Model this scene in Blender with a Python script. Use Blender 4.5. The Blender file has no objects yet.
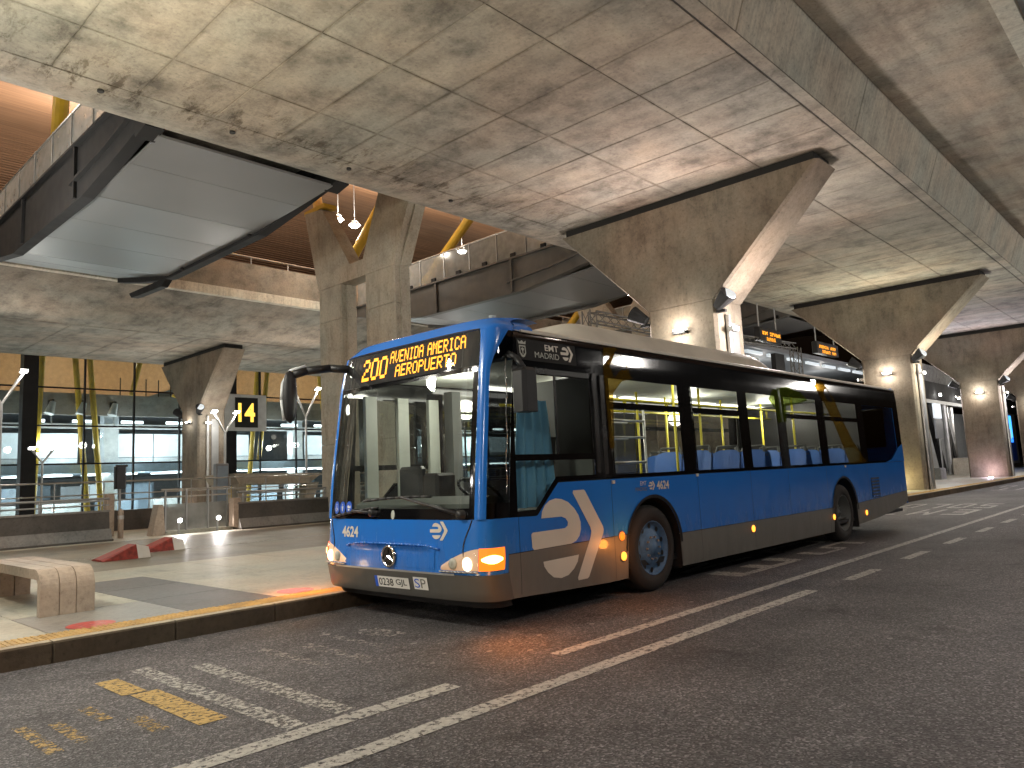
import bpy, bmesh, math, random
from mathutils import Vector, Matrix
random.seed(7)
R = math.radians
sc = bpy.context.scene
COL = sc.collection

# ------------------------------------------------------------------ camera, world, exposure
cam_d = bpy.data.cameras.new('camera')
cam = bpy.data.objects.new('camera', cam_d); COL.objects.link(cam)
v1 = Vector((710., 59., 749.5785)); v2 = Vector((-802., 128., 749.5785))
ex, ey = v1.normalized(), v2.normalized()
ez = ex.cross(ey)
if ez.y > 0: ez = -ez
M = Matrix((ex, ey, ez))                                       # camera axes -> world axes
right, up, back = M @ Vector((1, 0, 0)), M @ Vector((0, -1, 0)), M @ Vector((0, 0, -1))
cam.matrix_world = Matrix(((right.x, up.x, back.x, 0), (right.y, up.y, back.y, 0), (right.z, up.z, back.z, 1.36), (0, 0, 0, 1)))
cam_d.sensor_width = 36.0
cam_d.lens = 749.5785 / 1024 * 36
cam_d.clip_start = 0.05; cam_d.clip_end = 2000
sc.camera = cam

world = bpy.data.worlds.new('World'); sc.world = world; world.use_nodes = True
wn = world.node_tree.nodes; wl = world.node_tree.links
sky = wn.new('ShaderNodeTexSky'); sky.sky_type = 'NISHITA'; sky.sun_disc = False
sky.sun_elevation = R(-3); sky.sun_rotation = R(200)
wl.new(sky.outputs[0], wn['Background'].inputs[0]); wn['Background'].inputs[1].default_value = 0.05

sc.view_settings.view_transform = 'Standard'; sc.view_settings.look = 'None'
sc.view_settings.gamma = 1.0; sc.view_settings.exposure = 0.6
sc.view_settings.use_curve_mapping = False
sc.render.engine = 'CYCLES'
sc.cycles.use_denoising = True
try: sc.cycles.denoiser = 'OPENIMAGEDENOISE'
except Exception: pass
sc.cycles.use_adaptive_sampling = True; sc.cycles.adaptive_threshold = 0.03
sc.cycles.max_bounces = 6; sc.cycles.diffuse_bounces = 3; sc.cycles.glossy_bounces = 3
sc.cycles.transparent_max_bounces = 16; sc.cycles.transmission_bounces = 4
sc.cycles.sample_clamp_indirect = 4.0; sc.cycles.sample_clamp_direct = 0.0
sc.cycles.caustics_reflective = False; sc.cycles.caustics_refractive = False
sc.cycles.blur_glossy = 0.6

# ------------------------------------------------------------------ materials
def nt(name):
    m = bpy.data.materials.new(name); m.use_nodes = True
    return m, m.node_tree.nodes, m.node_tree.links, m.node_tree.nodes['Principled BSDF']
def nd(n, t, **kw):
    x = n.new(t)
    for k, v in kw.items():
        if k.startswith('i_'): x.inputs[int(k[2:])].default_value = v
        else: setattr(x, k, v)
    return x
def rgba(c): return (c[0], c[1], c[2], 1)
def ramp(n, stops):
    r = n.new('ShaderNodeValToRGB')
    el = r.color_ramp.elements
    el[0].position, el[0].color = stops[0][0], rgba(stops[0][1])
    el[1].position, el[1].color = stops[-1][0], rgba(stops[-1][1])
    for p, c in stops[1:-1]:
        e = el.new(p); e.color = rgba(c)
    return r
def g3(v): return (v, v, v)

def paint(name, c, rough=0.4, metal=0.0, var=0.12, scale=3.0, coat=0.0, bump=0.0, bscale=60, spec=0.5):
    m, n, l, b = nt(name)
    geo = nd(n, 'ShaderNodeNewGeometry')
    no = nd(n, 'ShaderNodeTexNoise'); no.inputs['Scale'].default_value = scale; no.inputs['Detail'].default_value = 6
    l.new(geo.outputs['Position'], no.inputs['Vector'])
    lo = [x * (1 - var) for x in c]; hi = [min(1, x * (1 + var)) for x in c]
    r = ramp(n, [(0.3, lo), (0.7, hi)]); l.new(no.outputs[0], r.inputs[0]); l.new(r.outputs[0], b.inputs['Base Color'])
    rr = nd(n, 'ShaderNodeMapRange'); rr.inputs[3].default_value = max(0.02, rough * 0.8); rr.inputs[4].default_value = min(1, rough * 1.25)
    l.new(no.outputs[0], rr.inputs[0]); l.new(rr.outputs[0], b.inputs['Roughness'])
    b.inputs['Metallic'].default_value = metal
    b.inputs['Coat Weight'].default_value = coat; b.inputs['Coat Roughness'].default_value = 0.06
    b.inputs['Specular IOR Level'].default_value = spec
    if bump:
        n2 = nd(n, 'ShaderNodeTexNoise'); n2.inputs['Scale'].default_value = bscale; n2.inputs['Detail'].default_value = 4
        l.new(geo.outputs['Position'], n2.inputs['Vector'])
        bp = nd(n, 'ShaderNodeBump'); bp.inputs['Strength'].default_value = bump; bp.inputs['Distance'].default_value = 0.01
        l.new(n2.outputs[0], bp.inputs['Height']); l.new(bp.outputs[0], b.inputs['Normal'])
    return m

def concrete(name, c=(0.36, 0.335, 0.30), stain=0.35, boards=None, vstreak=False, rnd=0.12, rough=0.8, leach=False):
    """cast concrete: cloudy tone, pores, leaching stains, optional board marks, tone shift per piece"""
    m, n, l, b = nt(name)
    geo = nd(n, 'ShaderNodeNewGeometry'); oi = nd(n, 'ShaderNodeObjectInfo')
    n1 = nd(n, 'ShaderNodeTexNoise'); n1.inputs['Scale'].default_value = 1.1; n1.inputs['Detail'].default_value = 12; n1.inputs['Roughness'].default_value = 0.7
    l.new(geo.outputs['Position'], n1.inputs['Vector'])
    r1 = ramp(n, [(0.32, [x * (1 - stain) for x in c]), (0.5, c), (0.68, [c[0] * (1 + stain * .5), c[1] * (1 + stain * .5), c[2] * (1 + stain * .42)])])
    l.new(n1.outputs[0], r1.inputs[0])
    # stretched dirt
    mp = nd(n, 'ShaderNodeMapping'); mp.inputs['Scale'].default_value = (2.2, 2.2, 0.6) if vstreak else (1.2, 0.55, 1.0)
    l.new(geo.outputs['Position'], mp.inputs['Vector'])
    n2 = nd(n, 'ShaderNodeTexNoise'); n2.inputs['Scale'].default_value = 1.6; n2.inputs['Detail'].default_value = 8; n2.inputs['Roughness'].default_value = 0.7
    l.new(mp.outputs[0], n2.inputs['Vector'])
    r2 = ramp(n, [(0.30, (.55, .53, .49) if vstreak else g3(0.55)), (0.46, (.90, .88, .84) if vstreak else g3(0.96)), (0.8, g3(1.10))]); l.new(n2.outputs[0], r2.inputs[0])
    mx = nd(n, 'ShaderNodeMix', data_type='RGBA', blend_type='MULTIPLY'); mx.inputs[0].default_value = 0.8
    l.new(r1.outputs[0], mx.inputs[6]); l.new(r2.outputs[0], mx.inputs[7])
    # pores
    n3 = nd(n, 'ShaderNodeTexNoise'); n3.inputs['Scale'].default_value = 17; n3.inputs['Detail'].default_value = 8; n3.inputs['Roughness'].default_value = .65
    l.new(geo.outputs['Position'], n3.inputs['Vector'])
    r3 = ramp(n, [(0.30, g3(0.55)), (0.42, g3(0.92)), (0.55, g3(1.02)), (0.75, g3(1.18))]); l.new(n3.outputs[0], r3.inputs[0])
    m2 = nd(n, 'ShaderNodeMix', data_type='RGBA', blend_type='MULTIPLY'); m2.inputs[0].default_value = 0.85
    l.new(mx.outputs[2], m2.inputs[6]); l.new(r3.outputs[0], m2.inputs[7])
    last = m2.outputs[2]
    vp = nd(n, 'ShaderNodeTexVoronoi'); vp.inputs['Scale'].default_value = 5.0; l.new(geo.outputs['Position'], vp.inputs['Vector'])      # blow holes and tie plugs
    rp_ = ramp(n, [(0.035, g3(0.45)), (0.06, g3(1.0))]); l.new(vp.outputs['Distance'], rp_.inputs[0])
    mp2 = nd(n, 'ShaderNodeMix', data_type='RGBA', blend_type='MULTIPLY'); mp2.inputs[0].default_value = .7; l.new(last, mp2.inputs[6]); l.new(rp_.outputs[0], mp2.inputs[7])
    nh = nd(n, 'ShaderNodeTexNoise'); nh.inputs['Scale'].default_value = .45; nh.inputs['Detail'].default_value = 6; l.new(geo.outputs['Position'], nh.inputs['Vector'])
    rh = ramp(n, [(0.38, (1.06, .98, .90)), (0.62, (.95, 1.0, .98))]); l.new(nh.outputs[0], rh.inputs[0])
    mh_ = nd(n, 'ShaderNodeMix', data_type='RGBA', blend_type='MULTIPLY'); mh_.inputs[0].default_value = 1.0; l.new(mp2.outputs[2], mh_.inputs[6]); l.new(rh.outputs[0], mh_.inputs[7])
    last = mh_.outputs[2]
    if boards:
        mb = nd(n, 'ShaderNodeMapping'); mb.inputs['Scale'].default_value = boards
        l.new(geo.outputs['Position'], mb.inputs['Vector'])
        nb = nd(n, 'ShaderNodeTexNoise'); nb.inputs['Scale'].default_value = 1.0; nb.inputs['Detail'].default_value = 4
        l.new(mb.outputs[0], nb.inputs['Vector'])
        rb = ramp(n, [(0.3, g3(0.8)), (0.5, g3(1.0)), (0.7, g3(1.1))]); l.new(nb.outputs[0], rb.inputs[0])
        m4 = nd(n, 'ShaderNodeMix', data_type='RGBA', blend_type='MULTIPLY'); m4.inputs[0].default_value = 0.9
        l.new(last, m4.inputs[6]); l.new(rb.outputs[0], m4.inputs[7]); last = m4.outputs[2]
    if leach:                                             # dirty water marks creeping in from the outer edge, and dark rust spots
        sx_ = nd(n, 'ShaderNodeSeparateXYZ'); l.new(geo.outputs['Position'], sx_.inputs[0])
        bw = nd(n, 'ShaderNodeMapRange'); bw.inputs[1].default_value = 10.2; bw.inputs[2].default_value = 12.0; l.new(sx_.outputs[1], bw.inputs[0])
        bw2 = nd(n, 'ShaderNodeMapRange'); bw2.inputs[1].default_value = 13.0; bw2.inputs[2].default_value = 12.4; l.new(sx_.outputs[1], bw2.inputs[0])
        ml = nd(n, 'ShaderNodeMath', operation='MULTIPLY'); l.new(bw.outputs[0], ml.inputs[0]); l.new(bw2.outputs[0], ml.inputs[1])
        nl = nd(n, 'ShaderNodeTexNoise'); nl.inputs['Scale'].default_value = 2.2; nl.inputs['Detail'].default_value = 10; nl.inputs['Roughness'].default_value = 0.8; nl.inputs['Distortion'].default_value = .25
        mq = nd(n, 'ShaderNodeMapping'); mq.inputs['Scale'].default_value = (1.6, .55, 1); l.new(geo.outputs['Position'], mq.inputs['Vector']); l.new(mq.outputs[0], nl.inputs['Vector'])
        rl = ramp(n, [(0.51, g3(0)), (0.60, g3(1))]); l.new(nl.outputs[0], rl.inputs[0])
        mk = nd(n, 'ShaderNodeMath', operation='MULTIPLY'); l.new(ml.outputs[0], mk.inputs[0]); l.new(rl.outputs[0], mk.inputs[1])
        md = nd(n, 'ShaderNodeMix', data_type='RGBA', blend_type='MULTIPLY'); l.new(mk.outputs[0], md.inputs[0]); l.new(last, md.inputs[6]); md.inputs[7].default_value = (.34, .30, .25, 1)
        last = md.outputs[2]
        tc = nd(n, 'ShaderNodeTexCoord'); sg_ = nd(n, 'ShaderNodeSeparateXYZ'); l.new(tc.outputs['Generated'], sg_.inputs[0])
        es = []
        for ax, wd in ((0, 1.25), (1, 2.0)):              # grime drawn along the panel joints
            a1 = nd(n, 'ShaderNodeMath', operation='SUBTRACT'); a1.inputs[1].default_value = .5; l.new(sg_.outputs[ax], a1.inputs[0])
            a2 = nd(n, 'ShaderNodeMath', operation='ABSOLUTE'); l.new(a1.outputs[0], a2.inputs[0])
            a3 = nd(n, 'ShaderNodeMapRange'); a3.inputs[1].default_value = .5 - .055 / wd; a3.inputs[2].default_value = .5; l.new(a2.outputs[0], a3.inputs[0]); es.append(a3)
        mxm = nd(n, 'ShaderNodeMath', operation='MAXIMUM'); l.new(es[0].outputs[0], mxm.inputs[0]); l.new(es[1].outputs[0], mxm.inputs[1])
        rj = ramp(n, [(0.38, g3(0.0)), (0.62, g3(.9))]); l.new(n2.outputs[0], rj.inputs[0])
        mj = nd(n, 'ShaderNodeMath', operation='MULTIPLY'); l.new(mxm.outputs[0], mj.inputs[0]); l.new(rj.outputs[0], mj.inputs[1])
        m8 = nd(n, 'ShaderNodeMix', data_type='RGBA', blend_type='MULTIPLY'); l.new(mj.outputs[0], m8.inputs[0]); l.new(last, m8.inputs[6]); m8.inputs[7].default_value = (.42, .39, .35, 1)
        last = m8.outputs[2]
    mr = nd(n, 'ShaderNodeMapRange'); mr.inputs[3].default_value = 1 - rnd; mr.inputs[4].default_value = 1 + rnd * 0.6
    l.new(oi.outputs['Random'], mr.inputs[0])
    m3 = nd(n, 'ShaderNodeMix', data_type='RGBA', blend_type='MULTIPLY'); m3.inputs[0].default_value = 1.0
    l.new(last, m3.inputs[6]); l.new(mr.outputs[0], m3.inputs[7])
    l.new(m3.outputs[2], b.inputs['Base Color'])
    b.inputs['Roughness'].default_value = rough; b.inputs['Specular IOR Level'].default_value = 0.3
    bp = nd(n, 'ShaderNodeBump'); bp.inputs['Strength'].default_value = 0.35; bp.inputs['Distance'].default_value = 0.02
    l.new(n3.outputs[0], bp.inputs['Height']); l.new(bp.outputs[0], b.inputs['Normal'])
    return m

def asphalt(name):
    m, n, l, b = nt(name)
    geo = nd(n, 'ShaderNodeNewGeometry')
    n1 = nd(n, 'ShaderNodeTexNoise'); n1.inputs['Scale'].default_value = 0.55; n1.inputs['Detail'].default_value = 7; n1.inputs['Roughness'].default_value = 0.6
    l.new(geo.outputs['Position'], n1.inputs['Vector'])
    r1 = ramp(n, [(0.3, (0.070, 0.066, 0.069)), (0.7, (0.160, 0.150, 0.154))]); l.new(n1.outputs[0], r1.inputs[0])
    v = nd(n, 'ShaderNodeTexVoronoi'); v.inputs['Scale'].default_value = 85
    l.new(geo.outputs['Position'], v.inputs['Vector'])
    sep = nd(n, 'ShaderNodeSeparateColor'); l.new(v.outputs['Color'], sep.inputs[0])
    rv = ramp(n, [(0.0, g3(0.42)), (0.55, g3(0.9)), (0.85, g3(1.45)), (1.0, g3(2.7))]); l.new(sep.outputs[0], rv.inputs[0])
    mx = nd(n, 'ShaderNodeMix', data_type='RGBA', blend_type='MULTIPLY'); mx.inputs[0].default_value = 1.0
    l.new(r1.outputs[0], mx.inputs[6]); l.new(rv.outputs[0], mx.inputs[7])
    # oily, polished bands along the driving direction
    mp = nd(n, 'ShaderNodeMapping'); mp.inputs['Scale'].default_value = (0.12, 1.3, 1)
    l.new(geo.outputs['Position'], mp.inputs['Vector'])
    n2 = nd(n, 'ShaderNodeTexNoise'); n2.inputs['Scale'].default_value = 1.0; n2.inputs['Detail'].default_value = 6
    l.new(mp.outputs[0], n2.inputs['Vector'])
    r2 = ramp(n, [(0.32, g3(0.62)), (0.6, g3(1.08))]); l.new(n2.outputs[0], r2.inputs[0])
    m2 = nd(n, 'ShaderNodeMix', data_type='RGBA', blend_type='MULTIPLY'); m2.inputs[0].default_value = 0.8
    l.new(mx.outputs[2], m2.inputs[6]); l.new(r2.outputs[0], m2.inputs[7])
    # oil drips and dark repaired patches, drip line under the stopping buses
    n5 = nd(n, 'ShaderNodeTexNoise'); n5.inputs['Scale'].default_value = 2.3; n5.inputs['Detail'].default_value = 5; n5.inputs['Distortion'].default_value = .6; l.new(geo.outputs['Position'], n5.inputs['Vector'])
    r5 = ramp(n, [(0.60, g3(1.0)), (0.70, g3(0.55))]); l.new(n5.outputs[0], r5.inputs[0])
    vc = nd(n, 'ShaderNodeTexVoronoi', feature='DISTANCE_TO_EDGE'); vc.inputs['Scale'].default_value = 0.42; 
    nw = nd(n, 'ShaderNodeTexNoise'); nw.inputs['Scale'].default_value = 1.5; nw.inputs['Detail'].default_value = 8; l.new(geo.outputs['Position'], nw.inputs['Vector'])
    ad_ = nd(n, 'ShaderNodeMix', data_type='RGBA', blend_type='ADD'); ad_.inputs[0].default_value = .9; l.new(geo.outputs['Position'], ad_.inputs[6]); l.new(nw.outputs[1], ad_.inputs[7]); l.new(ad_.outputs[2], vc.inputs['Vector'])
    rc_ = ramp(n, [(0.0, g3(0.4)), (0.008, g3(1.0))]); l.new(vc.outputs['Distance'], rc_.inputs[0])
    m5 = nd(n, 'ShaderNodeMix', data_type='RGBA', blend_type='MULTIPLY'); m5.inputs[0].default_value = .8; l.new(m2.outputs[2], m5.inputs[6]); l.new(r5.outputs[0], m5.inputs[7])
    m6 = nd(n, 'ShaderNodeMix', data_type='RGBA', blend_type='MULTIPLY'); m6.inputs[0].default_value = .35; l.new(m5.outputs[2], m6.inputs[6]); l.new(rc_.outputs[0], m6.inputs[7])
    l.new(m6.outputs[2], b.inputs['Base Color'])
    rr = nd(n, 'ShaderNodeMapRange'); rr.inputs[3].default_value = 0.48; rr.inputs[4].default_value = 0.85
    l.new(n2.outputs[0], rr.inputs[0]); l.new(rr.outputs[0], b.inputs['Roughness'])
    b.inputs['Specular IOR Level'].default_value = 0.35
    bp = nd(n, 'ShaderNodeBump'); bp.inputs['Strength'].default_value = 0.8; bp.inputs['Distance'].default_value = 0.008
    l.new(v.outputs['Distance'], bp.inputs['Height']); l.new(bp.outputs[0], b.inputs['Normal'])
    return m

def roadpaint(name, c, wear, scale=9.0, rough=0.6):
    """thermoplastic paint with chips worn through to the asphalt"""
    m, n, l, b = nt(name)
    geo = nd(n, 'ShaderNodeNewGeometry')
    n1 = nd(n, 'ShaderNodeTexNoise'); n1.inputs['Scale'].default_value = scale; n1.inputs['Detail'].default_value = 8; n1.inputs['Roughness'].default_value = 0.75
    l.new(geo.outputs['Position'], n1.inputs['Vector'])
    ra = ramp(n, [(wear - 0.03, g3(0)), (wear + 0.03, g3(1))]); l.new(n1.outputs[0], ra.inputs[0])
    l.new(ra.outputs[0], b.inputs['Alpha'])
    n2 = nd(n, 'ShaderNodeTexNoise'); n2.inputs['Scale'].default_value = 30; n2.inputs['Detail'].default_value = 4
    l.new(geo.outputs['Position'], n2.inputs['Vector'])
    rc = ramp(n, [(0.25, [x * 0.6 for x in c]), (0.65, c)]); l.new(n2.outputs[0], rc.inputs[0]); l.new(rc.outputs[0], b.inputs['Base Color'])
    b.inputs['Roughness'].default_value = rough
    return m

def glass(name, tint=(0.8, 0.85, 0.85), refl=1.0, rough=0.0, dirt=0.0, frost=0.0):
    m, n, l, b = nt(name)
    n.remove(b); out = n['Material Output']
    tr = nd(n, 'ShaderNodeBsdfTransparent'); tr.inputs[0].default_value = rgba(tint)
    gl = nd(n, 'ShaderNodeBsdfGlossy'); gl.inputs['Roughness'].default_value = rough; gl.inputs[0].default_value = (0.95, 0.97, 0.97, 1)
    fr = nd(n, 'ShaderNodeFresnel'); gb = nd(n, 'ShaderNodeNewGeometry')
    mi = nd(n, 'ShaderNodeMapRange'); mi.inputs[3].default_value = 1.5; mi.inputs[4].default_value = 1 / 1.5   # same reflectance from either face of the pane
    l.new(gb.outputs['Backfacing'], mi.inputs[0]); l.new(mi.outputs[0], fr.inputs[0])
    mu = nd(n, 'ShaderNodeMath', operation='MULTIPLY'); mu.inputs[1].default_value = refl; mu.use_clamp = True
    l.new(fr.outputs[0], mu.inputs[0])
    mx = nd(n, 'ShaderNodeMixShader'); l.new(mu.outputs[0], mx.inputs[0]); l.new(tr.outputs[0], mx.inputs[1]); l.new(gl.outputs[0], mx.inputs[2])
    last = mx.outputs[0]
    if dirt:
        geo = nd(n, 'ShaderNodeNewGeometry')
        no = nd(n, 'ShaderNodeTexNoise'); no.inputs['Scale'].default_value = 4; no.inputs['Detail'].default_value = 7
        l.new(geo.outputs['Position'], no.inputs['Vector'])
        rd = ramp(n, [(0.35, g3(frost)), (0.8, g3(frost + dirt))]); l.new(no.outputs[0], rd.inputs[0])
        df = nd(n, 'ShaderNodeBsdfDiffuse'); df.inputs[0].default_value = (0.62, 0.62, 0.60, 1)
        m2 = nd(n, 'ShaderNodeMixShader'); l.new(rd.outputs[0], m2.inputs[0]); l.new(last, m2.inputs[1]); l.new(df.outputs[0], m2.inputs[2])
        last = m2.outputs[0]
    l.new(last, out.inputs[0])
    return m

def emit(name, c, s, base=(0.5, 0.5, 0.5)):
    m, n, l, b = nt(name)
    b.inputs['Base Color'].default_value = rgba(base)
    b.inputs['Emission Color'].default_value = rgba(c); b.inputs['Emission Strength'].default_value = s
    return m

def slatwood(name, c):
    m, n, l, b = nt(name)
    geo = nd(n, 'ShaderNodeNewGeometry')
    mp = nd(n, 'ShaderNodeMapping'); mp.inputs['Scale'].default_value = (0.25, 6, 1); l.new(geo.outputs['Position'], mp.inputs['Vector'])
    no = nd(n, 'ShaderNodeTexNoise'); no.inputs['Scale'].default_value = 1.2; no.inputs['Detail'].default_value = 5; l.new(mp.outputs[0], no.inputs['Vector'])
    r = ramp(n, [(0.3, [x * 0.7 for x in c]), (0.7, [x * 1.2 for x in c])]); l.new(no.outputs[0], r.inputs[0]); l.new(r.outputs[0], b.inputs['Base Color'])
    b.inputs['Roughness'].default_value = 0.55
    return m

def bodypaint(name, c, rough):
    """coach paint over slightly wavy sheet metal, road film thrown up from below"""
    m, n, l, b = nt(name)
    geo = nd(n, 'ShaderNodeNewGeometry'); sp = nd(n, 'ShaderNodeSeparateXYZ'); l.new(geo.outputs['Position'], sp.inputs[0])
    mp = nd(n, 'ShaderNodeMapping'); mp.inputs['Scale'].default_value = (3.5, 3.5, .8); l.new(geo.outputs['Position'], mp.inputs['Vector'])
    no = nd(n, 'ShaderNodeTexNoise'); no.inputs['Scale'].default_value = 2.0; no.inputs['Detail'].default_value = 8; no.inputs['Roughness'].default_value = .7; l.new(mp.outputs[0], no.inputs['Vector'])
    hz = nd(n, 'ShaderNodeMapRange'); hz.inputs[1].default_value = 1.1; hz.inputs[2].default_value = .25; hz.inputs[3].default_value = .0; hz.inputs[4].default_value = .42; l.new(sp.outputs[2], hz.inputs[0])
    rn = ramp(n, [(0.35, g3(0.05)), (0.7, g3(1))]); l.new(no.outputs[0], rn.inputs[0])
    mm = nd(n, 'ShaderNodeMath', operation='MULTIPLY'); l.new(hz.outputs[0], mm.inputs[0]); l.new(rn.outputs[0], mm.inputs[1])
    mx = nd(n, 'ShaderNodeMix', data_type='RGBA'); l.new(mm.outputs[0], mx.inputs[0]); mx.inputs[6].default_value = rgba(c); mx.inputs[7].default_value = (.075, .066, .056, 1)
    l.new(mx.outputs[2], b.inputs['Base Color'])
    rr = nd(n, 'ShaderNodeMapRange'); rr.inputs[3].default_value = rough; rr.inputs[4].default_value = .75; l.new(mm.outputs[0], rr.inputs[0]); l.new(rr.outputs[0], b.inputs['Roughness'])
    b.inputs['Coat Weight'].default_value = .35; b.inputs['Coat Roughness'].default_value = .08
    wv = nd(n, 'ShaderNodeTexNoise'); wv.inputs['Scale'].default_value = 1.7; wv.inputs['Detail'].default_value = 1; l.new(geo.outputs['Position'], wv.inputs['Vector'])
    bp = nd(n, 'ShaderNodeBump'); bp.inputs['Strength'].default_value = .25; bp.inputs['Distance'].default_value = .06; l.new(wv.outputs[0], bp.inputs['Height']); l.new(bp.outputs[0], b.inputs['Normal']); l.new(bp.outputs[0], b.inputs['Coat Normal'])
    return m

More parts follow.
